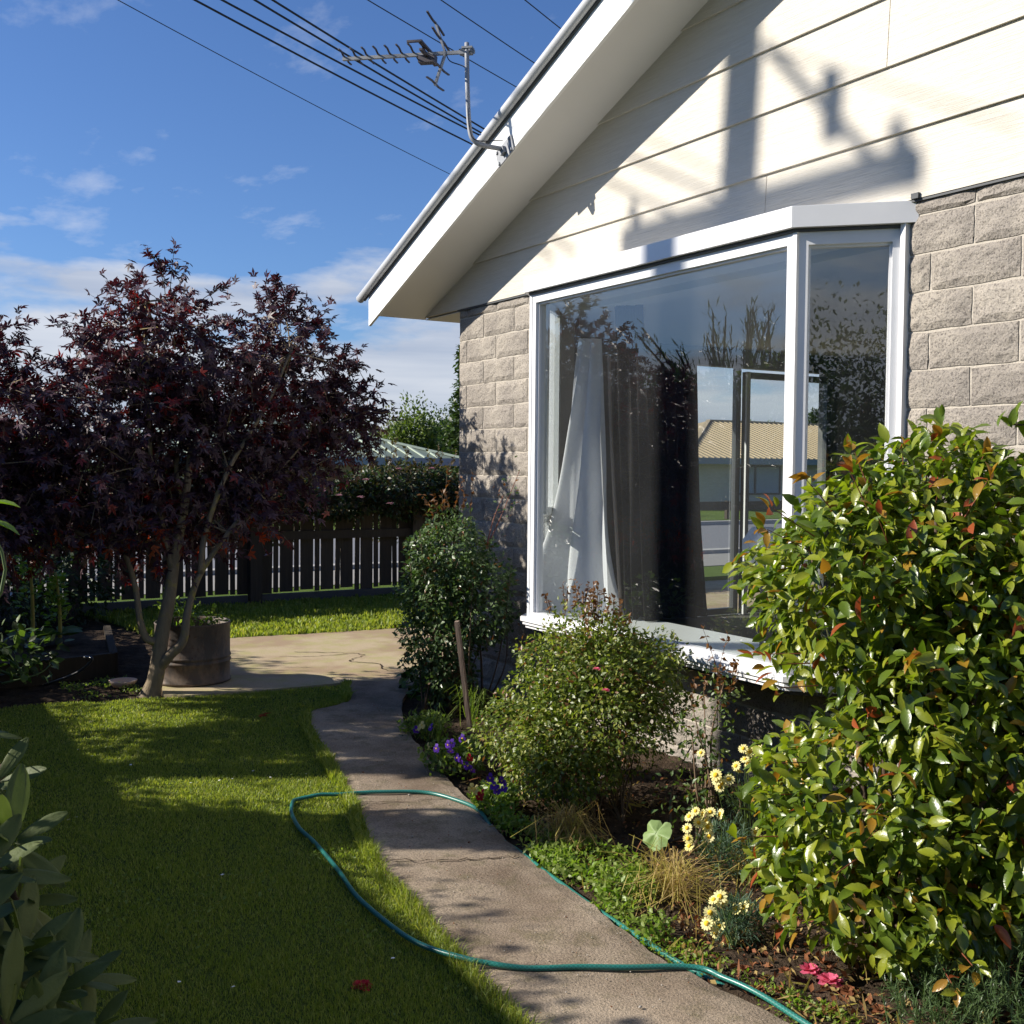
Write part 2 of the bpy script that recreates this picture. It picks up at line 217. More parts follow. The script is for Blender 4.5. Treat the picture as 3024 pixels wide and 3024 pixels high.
MT = dict(
 block=block_mat(), siding=siding_mat(), path=concrete_mat(), patio=patio_mat(), soil=soil_mat(), lawn=lawn_mat(), grass=grass_mat(), hose=hose_mat(),
 mortar=simple('mortar', (0.45, 0.41, 0.35), 0.95, 0.15, 20, 0.5, 150, 0.1),
 white=simple('white_paint', (0.78, 0.78, 0.76), 0.42, 0.06, 5), soffit=simple('soffit_paint', (0.68, 0.665, 0.64), 0.6, 0.05, 2),
 frame=simple('white_aluminium', (0.72, 0.725, 0.735), 0.34, 0.06, 7), seal=simple('dark_rubber_seal', (0.05, 0.055, 0.06), 0.6),
 darkframe=simple('bronze_aluminium', (0.055, 0.06, 0.065), 0.4), glass=glass_mat(),
 sill=simple('sill_paint', (0.70, 0.72, 0.70), 0.35, 0.03, 4), roof=simple('roof_steel', (0.16, 0.17, 0.18), 0.5), rolledge=simple('roof_flashing', (0.50, 0.51, 0.53), 0.35, 0.1),
 sheet=cloth_mat('white_sheet', (0.82, 0.83, 0.86)), drape=cloth_mat('dark_drape', (0.012, 0.011, 0.011), 0.02), drapeedge=cloth_mat('drape_lit_edge', (0.30, 0.24, 0.19), 0.1), net=cloth_mat('pale_curtain', (0.30, 0.30, 0.30), 0.3),
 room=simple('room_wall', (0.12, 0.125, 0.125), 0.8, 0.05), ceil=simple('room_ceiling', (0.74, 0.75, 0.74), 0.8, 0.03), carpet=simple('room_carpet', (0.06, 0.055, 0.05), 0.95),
 fence=wood_mat('dark_stained_timber', (0.058, 0.045, 0.034), (0.130, 0.102, 0.080)), stake=wood_mat('weathered_stake', (0.16, 0.115, 0.085), (0.30, 0.23, 0.18)), sleeper=wood_mat('bed_timber', (0.035, 0.027, 0.02), (0.10, 0.08, 0.055)),
 board=simple('concrete_plinth', (0.10, 0.095, 0.09), 0.9, 0.2, 8, 0.4),
 mbark=bark_mat('maple_bark', (0.14, 0.105, 0.07), (0.32, 0.26, 0.18), (0.33, 0.28, 0.08)), bark=bark_mat('brown_bark', (0.05, 0.035, 0.025), (0.14, 0.10, 0.07)), stem=simple('brown_stem', (0.12, 0.075, 0.04), 0.7), gstem=simple('green_stem', (0.08, 0.13, 0.035), 0.6),
 redstem=simple('red_stem', (0.20, 0.06, 0.03), 0.6), pole=wood_mat('pole_timber', (0.05, 0.042, 0.036), (0.12, 0.10, 0.09)),
 wire=simple('black_cable', (0.012, 0.012, 0.022), 0.6), galv=simple('weathered_aluminium', (0.27, 0.28, 0.30), 0.65, 0.30, 30, metal=0.15), antdark=simple('oxidised_element', (0.085, 0.075, 0.085), 0.6, 0.4, 40, metal=0.3),
 drum=drum_mat(), terracotta=simple('pale_pot', (0.62, 0.47, 0.36), 0.7, 0.1, 20), blackpipe=simple('black_pipe', (0.03, 0.03, 0.032), 0.3),
 road=simple('asphalt', (0.17, 0.17, 0.18), 0.85, 0.08, 3, 0.2, 90), kerb=simple('kerb_concrete', (0.40, 0.38, 0.35), 0.9, 0.1, 3),
 fpath=simple('footpath', (0.26, 0.245, 0.22), 0.9, 0.1, 2), verge=lawn_mat('verge_grass', (0.07, 0.12, 0.02), (0.12, 0.17, 0.03)),
 groof=simple('green_roof_steel', (0.15, 0.185, 0.145), 0.5, 0.08, 3), groofrib=simple('pale_roof_rib', (0.36, 0.42, 0.33), 0.5, 0.05, 3), troof=simple('tan_roof_steel', (0.42, 0.33, 0.20), 0.55, 0.06, 3), bfascia=simple('grey_blue_fascia', (0.19, 0.24, 0.29), 0.5),
 pbrick=wall_brick_mat('pale_brick', (0.50, 0.48, 0.40), (0.56, 0.53, 0.45)), rbrick=wall_brick_mat('tan_brick', (0.30, 0.20, 0.15), (0.36, 0.25, 0.18)), beige=simple('beige_wall', (0.42, 0.37, 0.29), 0.8), cur=simple('window_curtain', (0.32, 0.38, 0.42), 0.8), redfence=simple('red_fence_paint', (0.26, 0.075, 0.05), 0.7),
 camA=leafmat('camellia_leaf', (0.055, 0.095, 0.010), (0.125, 0.180, 0.018), 0.31, 0.26, 0.6), camB=leafmat('camellia_leaf_light', (0.16, 0.205, 0.016), (0.27, 0.290, 0.024), 0.33, 0.34, 0.6), camC=leafmat('camellia_leaf_bronze', (0.26, 0.17, 0.018), (0.36, 0.19, 0.028), 0.3, 0.35, 0.5, (1.4, 1.1, 0.6)), camD=leafmat('camellia_leaf_red', (0.26, 0.055, 0.02), (0.34, 0.09, 0.03), 0.3, 0.3, 0.5, (1.4, 1.0, 0.7)),
 mapA=leafmat('maple_leaf_dark', (0.036, 0.016, 0.026), (0.070, 0.034, 0.050), 0.52, 0.14, 0.5, (2.4, 0.45, 0.5)), mapB=leafmat('maple_leaf_plum', (0.085, 0.048, 0.062), (0.15, 0.092, 0.108), 0.52, 0.14, 0.55, (1.8, 0.4, 0.35)), mapC=leafmat('maple_leaf_red', (0.12, 0.012, 0.014), (0.20, 0.028, 0.022), 0.5, 0.25, 0.4, (1.9, 0.6, 0.5)), mapD=leafmat('maple_leaf_orange', (0.24, 0.045, 0.012), (0.33, 0.08, 0.02), 0.5, 0.5, 0.4, (1.7, 0.9, 0.6)),
 roseA=leafmat('rose_leaf', (0.045, 0.085, 0.024), (0.090, 0.145, 0.042), 0.45, 0.2, 0.5), roseB=leafmat('rose_leaf_pale', (0.10, 0.15, 0.060), (0.15, 0.20, 0.075), 0.32, 0.25, 0.6), roseC=leafmat('rose_leaf_red', (0.13, 0.055, 0.018), (0.20, 0.10, 0.03), 0.4, 0.3, 0.5, (1.4, 1.1, 0.6)),
 minA=leafmat('small_rose_leaf', (0.062, 0.098, 0.014), (0.125, 0.165, 0.024), 0.42, 0.28, 0.5), minB=leafmat('small_rose_leaf_light', (0.19, 0.22, 0.034), (0.28, 0.29, 0.06), 0.42, 0.35, 0.5),
 weed=leafmat('weed_leaf', (0.15, 0.21, 0.035), (0.24, 0.29, 0.07), 0.45, 0.4, 0.4), rosm=leafmat('rosemary_leaf', (0.045, 0.085, 0.032), (0.09, 0.14, 0.05), 0.4, 0.2, 0.4), fern=leafmat('feathery_leaf', (0.045, 0.085, 0.055), (0.085, 0.14, 0.085), 0.5, 0.25, 0.3),
 dry=leafmat('dry_grass', (0.30, 0.21, 0.075), (0.46, 0.34, 0.13), 0.6, 0.3, 0.3, (1.3, 1.2, 0.8)), straw=leafmat('yellow_straw', (0.33, 0.29, 0.055), (0.48, 0.40, 0.10), 0.6, 0.35, 0.3, (1.2, 1.2, 0.8)), deadleaf=leafmat('dead_leaf', (0.20, 0.075, 0.03), (0.33, 0.15, 0.07), 0.7, 0.15, 0.2, (1.2, 1, 0.8)),
 rhodo=leafmat('furry_leaf', (0.060, 0.086, 0.020), (0.115, 0.145, 0.042), 0.6, 0.18, 0.35), rhodoedge=simple('pale_leaf_edge', (0.17, 0.21, 0.11), 0.7),
 holly=leafmat('round_leaf', (0.20, 0.30, 0.10), (0.26, 0.36, 0.14), 0.5, 0.3, 0.4), pansyleaf=leafmat('pansy_leaf', (0.06, 0.11, 0.02), (0.12, 0.18, 0.035), 0.45, 0.3),
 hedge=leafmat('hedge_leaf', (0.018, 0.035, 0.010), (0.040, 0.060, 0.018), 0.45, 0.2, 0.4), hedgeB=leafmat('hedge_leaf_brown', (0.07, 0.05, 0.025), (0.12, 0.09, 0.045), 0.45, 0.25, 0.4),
 treeA=leafmat('tree_leaf_light', (0.09, 0.13, 0.025), (0.15, 0.19, 0.04), 0.5, 0.3), treeB=leafmat('tree_leaf_dark', (0.028, 0.055, 0.016), (0.055, 0.09, 0.028), 0.5, 0.25), treeC=leafmat('tree_leaf_dry', (0.14, 0.13, 0.075), (0.20, 0.18, 0.11), 0.6, 0.3),
 sprout=leafmat('sprout_leaf', (0.13, 0.22, 0.02), (0.22, 0.32, 0.04), 0.4, 0.4), violet=leafmat('violet_petal', (0.085, 0.02, 0.32), (0.15, 0.05, 0.48), 0.6, 0.3, 0.3, (1.1, 1, 1.1)), redpet=leafmat('red_petal', (0.42, 0.01, 0.02), (0.55, 0.03, 0.05), 0.6, 0.3, 0.3, (1.2, 1, 1)), yelpet=leafmat('yellow_petal', (0.75, 0.60, 0.16), (0.80, 0.72, 0.32), 0.6, 0.3, 0.3, (1.1, 1, 0.8)),
 creampet=leafmat('cream_petal', (0.86, 0.76, 0.22), (0.88, 0.84, 0.50), 0.6, 0.35, 0.3, (1, 1, 0.9)), yelcen=simple('golden_centre', (0.84, 0.52, 0.02), 0.8, 0.2, 200, 0.5, 600), palepink=leafmat('pale_pink_petal', (0.30, 0.16, 0.19), (0.42, 0.24, 0.27), 0.6, 0.3, 0.3, (1.1, 1, 1)), pinkpet=leafmat('pink_petal', (0.70, 0.10, 0.22), (0.80, 0.22, 0.30), 0.6, 0.35, 0.3, (1.1, 1, 1)), brownpet=leafmat('brown_petal', (0.16, 0.055, 0.025), (0.27, 0.11, 0.05), 0.7, 0.2, 0.2, (1.2, 1, 0.8)),
 whitedot=simple('white_daisy_petal', (0.78, 0.78, 0.75), 0.7), stone=simple('pebble', (0.35, 0.32, 0.28), 0.8, 0.3, 30), water=simple('dark_fill', (0.02, 0.02, 0.02), 0.9),
)

# ------------------------------------------------------------------ object helpers
def setp(o, label=None, cat=None, group=None, kind=None):
    if label: o['label'] = label
    if cat: o['category'] = cat
    if group: o['group'] = group
    if kind: o['kind'] = kind
    return o
def thing(name, loc, label, cat, group=None):
    o = bpy.data.objects.new(name, None); o.empty_display_size = 0.1; COL.objects.link(o); o.location = loc
    return setp(o, label, cat, group)
def origin_of(o):
    v = np.zeros(3)
    while o is not None: v = v + np.array(o.location); o = o.parent
    return v
def link(name, me, parent=None, world=(0, 0, 0), kind=None):
    """link a mesh whose coordinates are given relative to the world point 'world'"""
    o = bpy.data.objects.new(name, me); COL.objects.link(o)
    if parent is not None: o.parent = parent; o.location = Vector(np.array(world, float) - origin_of(parent))
    else: o.location = world
    if kind: o['kind'] = kind
    return o
class MB:
    def __init__(s): s.v = []; s.f = []; s.mi = []; s.uv = []; s.n = 0
    def add(s, V, F, mi=0, uv=None):
        V = np.asarray(V, float); s.v.append(V)
        s.f += [tuple(int(i) + s.n for i in f) for f in F]; s.mi += [mi] * len(F)
        if uv is not None: s.uv += uv
        s.n += len(V); return s
    def box(s, a, b, mi=0, Mx=None):
        (x0, y0, z0), (x1, y1, z1) = a, b
        V = np.array([(x, y, z) for z in (z0, z1) for y in (y0, y1) for x in (x0, x1)], float)
        if Mx is not None: V = V @ np.array(Mx)[:3, :3].T + np.array(Mx)[:3, 3]
        return s.add(V, [(0, 2, 3, 1), (4, 5, 7, 6), (0, 1, 5, 4), (2, 6, 7, 3), (0, 4, 6, 2), (1, 3, 7, 5)], mi)
    def tube(s, pts, rad, sides=8, mi=0, cap=True, uvs=False):
        P = np.asarray(pts, float); n = len(P); rad = np.full(n, rad) if np.isscalar(rad) else np.asarray(rad, float)
        d = np.gradient(P, axis=0); d /= np.linalg.norm(d, axis=1)[:, None] + 1e-9
        ref = np.array([0, 0, 1.0]) if abs(d[0][2]) < 0.9 else np.array([1.0, 0, 0])
        V = []; a = np.arange(sides) / sides * 2 * math.pi; acc = 0; L = [0]
        x = np.cross(ref, d[0]); x /= np.linalg.norm(x)
        for i in range(n):
            x = x - d[i] * (x @ d[i]); x /= np.linalg.norm(x) + 1e-9; y = np.cross(d[i], x)
            V.append(P[i] + rad[i] * (np.cos(a)[:, None] * x + np.sin(a)[:, None] * y))
            if i: acc += np.linalg.norm(P[i] - P[i - 1]); L.append(acc)
        F = []; uv = []
        for i in range(n - 1):
            for k in range(sides):
                k2 = (k + 1) % sides; F.append((i * sides + k, i * sides + k2, (i + 1) * sides + k2, (i + 1) * sides + k))
                if uvs: uv += [(L[i], k / sides), (L[i], (k + 1) / sides), (L[i + 1], (k + 1) / sides), (L[i + 1], k / sides)]
        if cap and not uvs: F.append(tuple(range(sides - 1, -1, -1))); F.append(tuple((n - 1) * sides + k for k in range(sides)))
        return s.add(np.concatenate(V), F, mi, uv if uvs else None)
    def poly(s, pts2, z0, z1, mi=0):
        """upright prism over a counter-clockwise outline"""
        n = len(pts2); V = [(x, y, z0) for x, y in pts2] + [(x, y, z1) for x, y in pts2]
        F = [tuple(range(n - 1, -1, -1)), tuple(range(n, 2 * n))] + [(i, (i + 1) % n, n + (i + 1) % n, n + i) for i in range(n)]
        return s.add(V, F, mi)
    def mesh(s, name, mats, smooth=False, world=(0, 0, 0)):
        me = bpy.data.meshes.new(name); V = np.concatenate(s.v) - np.array(world, float)
        me.from_pydata(V.tolist(), [], s.f)
        for m in (mats if isinstance(mats, (list, tuple)) else [mats]): me.materials.append(m)
        if any(s.mi): me.polygons.foreach_set('material_index', np.array(s.mi, np.int32))
        if smooth: me.polygons.foreach_set('use_smooth', np.ones(len(s.f), bool))
        if s.uv and len(s.uv) == len(me.loops):
            u = me.uv_layers.new(name='UVMap'); u.data.foreach_set('uv', np.array(s.uv, np.float32).ravel())
        me.update(); return me
    def build(s, name, mats, parent=None, smooth=False, kind=None, world=None):
        c = np.concatenate(s.v); wpt = world if world is not None else (origin_of(parent) if parent is not None else (0, 0, 0))
        return link(name, s.mesh(name, mats, smooth, wpt), parent, wpt, kind)
def unit(a): return a / (np.linalg.norm(a, axis=-1, keepdims=True) + 1e-9)
def frames(L, N):
    y = unit(L); z = unit(N - (N * y).sum(1, keepdims=True) * y); x = np.cross(y, z); return x, y, z
def fastmesh(name, V, F, mats, mi=None, smooth=False, tint=None):
    """V (n,3); F (m,k) all faces with k corners"""
    me = bpy.data.meshes.new(name); m, k = F.shape
    me.vertices.add(len(V)); me.vertices.foreach_set('co', V.astype(np.float32).ravel())
    me.loops.add(m * k); me.loops.foreach_set('vertex_index', F.astype(np.int32).ravel())
    me.polygons.add(m); me.polygons.foreach_set('loop_start', np.arange(0, m * k, k, dtype=np.int32)); 
    try: me.polygons.foreach_set('loop_total', np.full(m, k, np.int32))
    except Exception: pass
    for q in mats: me.materials.append(q)
    if mi is not None: me.polygons.foreach_set('material_index', mi.astype(np.int32))
    if smooth: me.polygons.foreach_set('use_smooth', np.ones(m, bool))
    if tint is not None:
        a = me.color_attributes.new('tint', 'FLOAT_COLOR', 'POINT'); a.data.foreach_set('color', tint.astype(np.float32).ravel())
    me.update(calc_edges=True); return me
def leaves(parent, name, tmpl, mats, P, L, N, S, MI, nparts=0, joined='foliage', smooth=False):
    """place leaf templates (V, F) at points P; the nparts nearest ones the camera can see become objects of their own, the rest one joined part"""
    TV, TF = tmpl; TV = np.array(TV, float); TF = np.array(TF); x, y, zv = frames(L, N); S = np.asarray(S, float)
    base = origin_of(parent) if parent is not None else np.zeros(3)
    idx = np.arange(len(P)); single = np.zeros(len(P), bool)
    if nparts:
        d = P - CAM; dist = np.linalg.norm(d, axis=1); zc = d @ FWD
        u = (d @ IR) / zc; v = (d @ IU) / zc
        score = dist / S / (0.25 + np.abs((unit(d) * zv).sum(1))) * (1 + 5 * ((np.abs(u) > 0.46) | (np.abs(v) > 0.46) | (zc < 0)))
        sel = np.argsort(score)[:nparts]; single[sel] = True
        meshes = []
        for q in mats:
            me = bpy.data.meshes.new(name); me.from_pydata(TV.tolist(), [], TF.tolist()); me.materials.append(q)
            if smooth: me.polygons.foreach_set('use_smooth', np.ones(len(TF), bool))
            meshes.append(me)
        for i in sel:
            o = bpy.data.objects.new(name, meshes[MI[i]]); COL.objects.link(o); o.parent = parent
            m = Matrix.Identity(4)
            for r in range(3):
                m[r][0] = x[i][r] * S[i]; m[r][1] = y[i][r] * S[i]; m[r][2] = zv[i][r] * S[i]; m[r][3] = P[i][r] - base[r]
            o.matrix_local = m
    k = ~single
    if k.any():
        Pk, xk, yk, zk, Sk = P[k], x[k], y[k], zv[k], S[k]
        V = Pk[:, None, :] - base + Sk[:, None, None] * (TV[None, :, 0:1] * xk[:, None] + TV[None, :, 1:2] * yk[:, None] + TV[None, :, 2:3] * zk[:, None])
        F = TF[None] + (np.arange(len(Pk)) * len(TV))[:, None, None]
        me = fastmesh(joined, V.reshape(-1, 3), F.reshape(-1, TF.shape[1]), mats, np.repeat(MI[k], len(TF)), smooth)
        o = link(joined, me, parent, base, 'stuff'); return o
# leaf templates: unit length along +y, tris or quads only
def t_leaf(wd=0.46, bend=0.26, fold=0.20, segs=4):
    V = []; F = []
    for i in range(segs + 1):
        t = i / segs; ww = wd * 0.5 * math.sin(math.pi * min(1, t * 0.93 + 0.05)) ** 0.75 if 0 < i < segs else 0.012
        zc = -bend * t * t
        V += [(-ww, t, zc + fold * ww * 2), (0, t, zc), (ww, t, zc + fold * ww * 2)]
    for i in range(segs):
        a = i * 3; F += [(a, a + 1, a + 4, a + 3), (a + 1, a + 2, a + 5, a + 4)]
    return V, F
def t_star():
    """palmate maple leaf: five narrow lobes"""
    V = [(0, 0, 0)]; F = []
    for ang, ln in ((-112, 0.42), (-58, 0.78), (0, 1.0), (58, 0.78), (112, 0.42)):
        a = R(ang); d = np.array([math.sin(a), math.cos(a)]); p = np.array([d[1], -d[0]]); n = len(V)
        o = np.array([0, 0.22])
        V += [(*(o + d * ln * 0.42 - p * 0.15), 0.03), (*(o + d * ln * 0.95), -0.12 * ln), (*(o + d * ln * 0.42 + p * 0.15), 0.03)]
        F.append((0, n, n + 1, n + 2))
    return V, F
TL = t_leaf(); TS = t_star(); TR = t_leaf(0.55, 0.1, 0.1, 2); TH = t_leaf(0.6, 0.12, 0.05, 3); TN = t_leaf(0.12, 0.1, 0.05, 2)
TROSE = ([(0, 0, 0), (-.28, .45, .06), (0, .5, -.02), (.28, .45, .06), (0, 1, -.1), (0, 1, -.1)], [(0, 2, 4, 1), (0, 3, 4, 2)])
def rnd(n, k=3): return rng.normal(size=(n, k))
def blob_pts(n, blobs, shell=0.5, lump=0.16):
    """points through the outer part of a union of ellipsoids (centre, radii); returns points and outward normals"""
    wv = np.array([b[1][0] * b[1][2] for b in blobs], float); ch = rng.choice(len(blobs), n, p=wv / wv.sum())
    C = np.array([b[0] for b in blobs], float)[ch]; Rr = np.array([b[1] for b in blobs], float)[ch]
    d = unit(rnd(n)); r = 1 - shell * rng.random(n) ** 1.6
    l = 1 + lump * (np.sin(d[:, 0] * 5 + ch * 1.7) * np.sin(d[:, 1] * 6 + ch) + np.sin(d[:, 2] * 7 + ch * 2.1) * 0.6)
    return C + d * Rr * (r * l)[:, None], d
def arc(a, b, sag=0.0, n=12):
    a = np.array(a, float); b = np.array(b, float); t = np.linspace(0, 1, n)[:, None]
    p = a + (b - a) * t; p[:, 2] -= (4 * sag * t * (1 - t))[:, 0]; return p
def spline(pts, n=10):
    """Catmull-Rom through the points"""
    P = np.array(pts, float); P = np.vstack([2 * P[0] - P[1], P, 2 * P[-1] - P[-2]]); out = []
    for i in range(1, len(P) - 2):
        for t in np.linspace(0, 1, n, endpoint=False):
            out.append(0.5 * ((2 * P[i]) + (-P[i - 1] + P[i + 1]) * t + (2 * P[i - 1] - 5 * P[i] + 4 * P[i + 1] - P[i + 2]) * t ** 2 + (-P[i - 1] + 3 * P[i] - 3 * P[i + 1] + P[i + 2]) * t ** 3))
    out.append(P[-2]); return np.array(out)
def inpoly(x, y, poly):
    c = np.zeros(len(x), bool); n = len(poly)
    for i in range(n):
        x1, y1 = poly[i]; x2, y2 = poly[(i + 1) % n]
        c ^= ((y1 > y) != (y2 > y)) & (x < (x2 - x1) * (y - y1) / (y2 - y1 + 1e-12) + x1)
    return c
# ------------------------------------------------------------------ ground, lawn, path, patio, street
def struct(name, mb, mats, smooth=False): return mb.build(name, mats, None, smooth, 'structure')
b = MB(); b.box((-400, -400, -0.30), (400, 400, -0.06)); struct('ground', b, MT['verge'])
# garden soil with a lumpy surface
def sheet(name, x0, x1, y0, y1, nx, ny, zf, mat):
    xs = np.linspace(x0, x1, nx); ys = np.linspace(y0, y1, ny); X, Y = np.meshgrid(xs, ys, indexing='ij'); Z = zf(X, Y)
    V = np.stack([X, Y, Z], -1).reshape(-1, 3); i, j = np.meshgrid(np.arange(nx - 1), np.arange(ny - 1), indexing='ij'); a = (i * ny + j).ravel()
    F = np.stack([a, a + ny, a + ny + 1, a + 1], -1); me = fastmesh(name, V, F, [mat], smooth=True); return link(name, me, None, (0, 0, 0), 'structure')
def lump(X, Y): return 0.012 * np.sin(X * 17 + 2 * np.sin(Y * 9)) * np.sin(Y * 21 + X * 5) + 0.007 * np.sin(X * 53) * np.sin(Y * 47) + 0.004 * np.sin(X * 131 + Y * 30) * np.sin(Y * 117)
sheet('soil', -5.0, 7.8, -5.2, -0.02, 420, 190, lambda X, Y: -0.012 + lump(X, Y), MT['soil'])
PATH_L = [(-.10, -.84), (.10, -.95), (.30, -1.02), (.50, -1.10), (.62, -1.28), (.72, -1.48), (1.05, -1.60), (1.41, -1.69), (2.20, -1.87), (2.67, -1.98), (3.18, -2.14), (3.56, -2.24), (3.98, -2.29), (4.50, -2.36), (4.89, -2.40), (5.6, -2.46), (7.2, -2.55)]
PATH_R = [(.16, -.37), (.28, -.52), (.62, -.76), (1.01, -.95), (1.55, -1.16), (2.04, -1.30), (2.50, -1.41), (2.76, -1.46), (3.27, -1.58), (3.74, -1.68), (4.19, -1.72), (4.63, -1.77), (4.90, -1.78), (5.25, -1.74), (5.8, -1.70), (7.2, -1.68)]
def smooth2(P, n=5, jit=0.006):
    q = spline([(x, y, 0) for x, y in P], n)[:, :2]; q[1:-1] += rng.normal(size=(len(q) - 2, 2)) * jit; return q
pl = smooth2(PATH_L); pr = smooth2(PATH_R)
def ribbon(name, A, B, z0, z1, mat, sub=10):
    """slab between two outlines with a finely divided, slightly uneven top"""
    n = 130
    def res(Q):
        s = np.r_[0, np.cumsum(np.linalg.norm(np.diff(Q, axis=0), axis=1))]; t = np.linspace(0, s[-1], n); return np.stack([np.interp(t, s, Q[:, 0]), np.interp(t, s, Q[:, 1])], -1)
    A = res(A); B = res(B); V = []; F = []
    for j in range(sub + 1):
        Q = A + (B - A) * j / sub; zt = z1 + 0.003 * np.sin(Q[:, 0] * 9 + Q[:, 1] * 7) - (0.012 * rng.random(n) if j in (0, sub) else 0)
        V.append(np.c_[Q, zt])
    V = [np.c_[A, np.full(n, z0)]] + V + [np.c_[B, np.full(n, z0)]]
    m = len(V); V = np.concatenate(V)
    F = [(r * n + i, (r + 1) * n + i, (r + 1) * n + i + 1, r * n + i + 1) for r in range(m - 1) for i in range(n - 1)]
    mb = MB(); mb.add(V, F); return struct(name, mb, mat, False)
path_o = ribbon('path', pl, pr, -0.05, 0.028, MT['path'])
patio = [(-.10, -.84), (-.13, -1.5), (-.20, -2.05), (-.32, -2.18), (-1.5, -1.9), (-2.75, -1.5), (-2.62, -1.2), (-2.50, .0), (-2.44, .75), (-2.4, 3.0), (-4.6, 4.2), (-4.6, 9.5), (-.25, 9.5), (-.12, 0.0), (.14, -.1), (.16, -.37)]
b = MB(); b.poly(patio[::-1], -0.05, 0.022); po = struct('patio', b, MT['patio'])
# cracks: thin dark fissures cut as narrow strips into the slabs
def crack(name, pts, wdt, z):
    P = spline([(x, y, z) for x, y in pts], 8); P[:, :2] += rng.normal(size=(len(P), 2)) * 0.008
    d = np.gradient(P, axis=0); nrm = unit(np.c_[-d[:, 1], d[:, 0], np.zeros(len(P))]); ww = wdt * (0.4 + rng.random(len(P)))[:, None]
    V = np.concatenate([P - nrm * ww, P + nrm * ww]); n = len(P); F = [(i, i + 1, n + i + 1, n + i) for i in range(n - 1)]
    mb = MB(); mb.add(V, F); return struct(name, mb, MT['soil'])
crack('crack', [(-1.55, -.75), (-1.35, -.45), (-1.15, -.30), (-.92, -.52), (-.70, -.35), (-.45, -.42), (-.2, -.25)], 0.006, 0.0265)
crack('crack', [(-1.40, -.95), (-1.28, -.70), (-1.25, -.40)], 0.005, 0.0265)
crack('crack', [(3.50, -2.20), (3.62, -2.02), (3.70, -1.84), (3.74, -1.70)], 0.004, 0.0345)
crack('crack', [(2.72, -1.98), (2.84, -1.75), (2.88, -1.48)], 0.003, 0.0345)
LAWN = [(7.4, -5.15), (7.2, -2.57)] + [(x, y - .01) for x, y in PATH_L[::-1][1:-1]] + [(-.09, -.87), (-.12, -1.5), (-.19, -2.05), (-.28, -2.24), (-.33, -2.6), (-.44, -2.85), (-.42, -3.3), (-.3, -5.15)]
b = MB(); b.poly(LAWN, -0.04, 0.006); struct('lawn', b, MT['lawn'])
BACK = [(-2.47, .0), (-2.44, .75), (-2.4, 3.0), (-4.6, 4.2), (-5.0, 4.6), (-5.05, -1.9), (-2.75, -1.5), (-2.62, -1.2)]
b = MB(); b.poly(BACK, -0.04, 0.008); struct('lawn', b, MT['lawn'])
# street beyond the fence
b = MB(); b.box((-6.6, -60, -0.06), (-5.25, 60, 0.0)); struct('verge', b, MT['verge'])
b = MB(); b.box((-8.6, -60, -0.06), (-6.6, 60, 0.01)); struct('footpath', b, MT['fpath'])
b = MB(); b.box((-17.2, -60, -0.10), (-8.9, 60, -0.03)); struct('road', b, MT['road'])
for x in (-8.9, -17.5):
    b = MB(); b.box((x, -60, -0.06), (x + 0.3, 60, 0.08)); struct('kerb', b, MT['kerb'])
b = MB(); b.box((-22, -60, -0.06), (-17.5, 60, 0.05)); struct('verge', b, MT['verge'])

# ------------------------------------------------------------------ the house
house = thing('brick_house', (0, 0, 0), 'house of split face blocks with a white boarded gable and a white bay window', 'house')
SB = 2.84                                   # underside of the gable boards
def zrake(x): return 2.831 + (x + 0.586) * 0.393
def xrake(z): return -0.586 + (z - 2.831) / 0.393
RIDGE = 6.2
# backing walls (mortar face recessed behind the blocks)
def wallbox(name, a, bb, m): mb = MB(); mb.box(a, bb); return mb.build(name, m, house)
TK = 0.10
wallbox('wall', (0, .004, -.05), (1.25, .22, SB), MT['mortar']); wallbox('wall', (4.21, .004, -.05), (12.4, .22, SB), MT['mortar'])
wallbox('wall', (1.25, .004, -.05), (4.21, .22, .615), MT['mortar'])
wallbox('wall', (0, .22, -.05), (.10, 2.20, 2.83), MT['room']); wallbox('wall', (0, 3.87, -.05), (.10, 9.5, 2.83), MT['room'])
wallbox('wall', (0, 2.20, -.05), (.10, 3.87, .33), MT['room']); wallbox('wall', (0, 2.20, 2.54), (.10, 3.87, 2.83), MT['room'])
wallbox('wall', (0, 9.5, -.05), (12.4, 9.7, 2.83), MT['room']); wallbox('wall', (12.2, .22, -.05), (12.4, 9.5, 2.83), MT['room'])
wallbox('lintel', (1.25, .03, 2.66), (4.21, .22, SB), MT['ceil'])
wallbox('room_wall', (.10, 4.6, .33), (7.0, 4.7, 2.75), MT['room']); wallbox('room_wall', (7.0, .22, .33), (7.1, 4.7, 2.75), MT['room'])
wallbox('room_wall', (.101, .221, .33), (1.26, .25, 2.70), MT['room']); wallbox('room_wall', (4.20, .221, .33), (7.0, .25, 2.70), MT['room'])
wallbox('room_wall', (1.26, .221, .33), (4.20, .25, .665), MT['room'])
wallbox('floor', (.10, .22, .25), (7.0, 4.6, .33), MT['carpet']); wallbox('ceiling', (.10, .22, 2.70), (7.0, 4.6, 2.75), MT['ceil'])
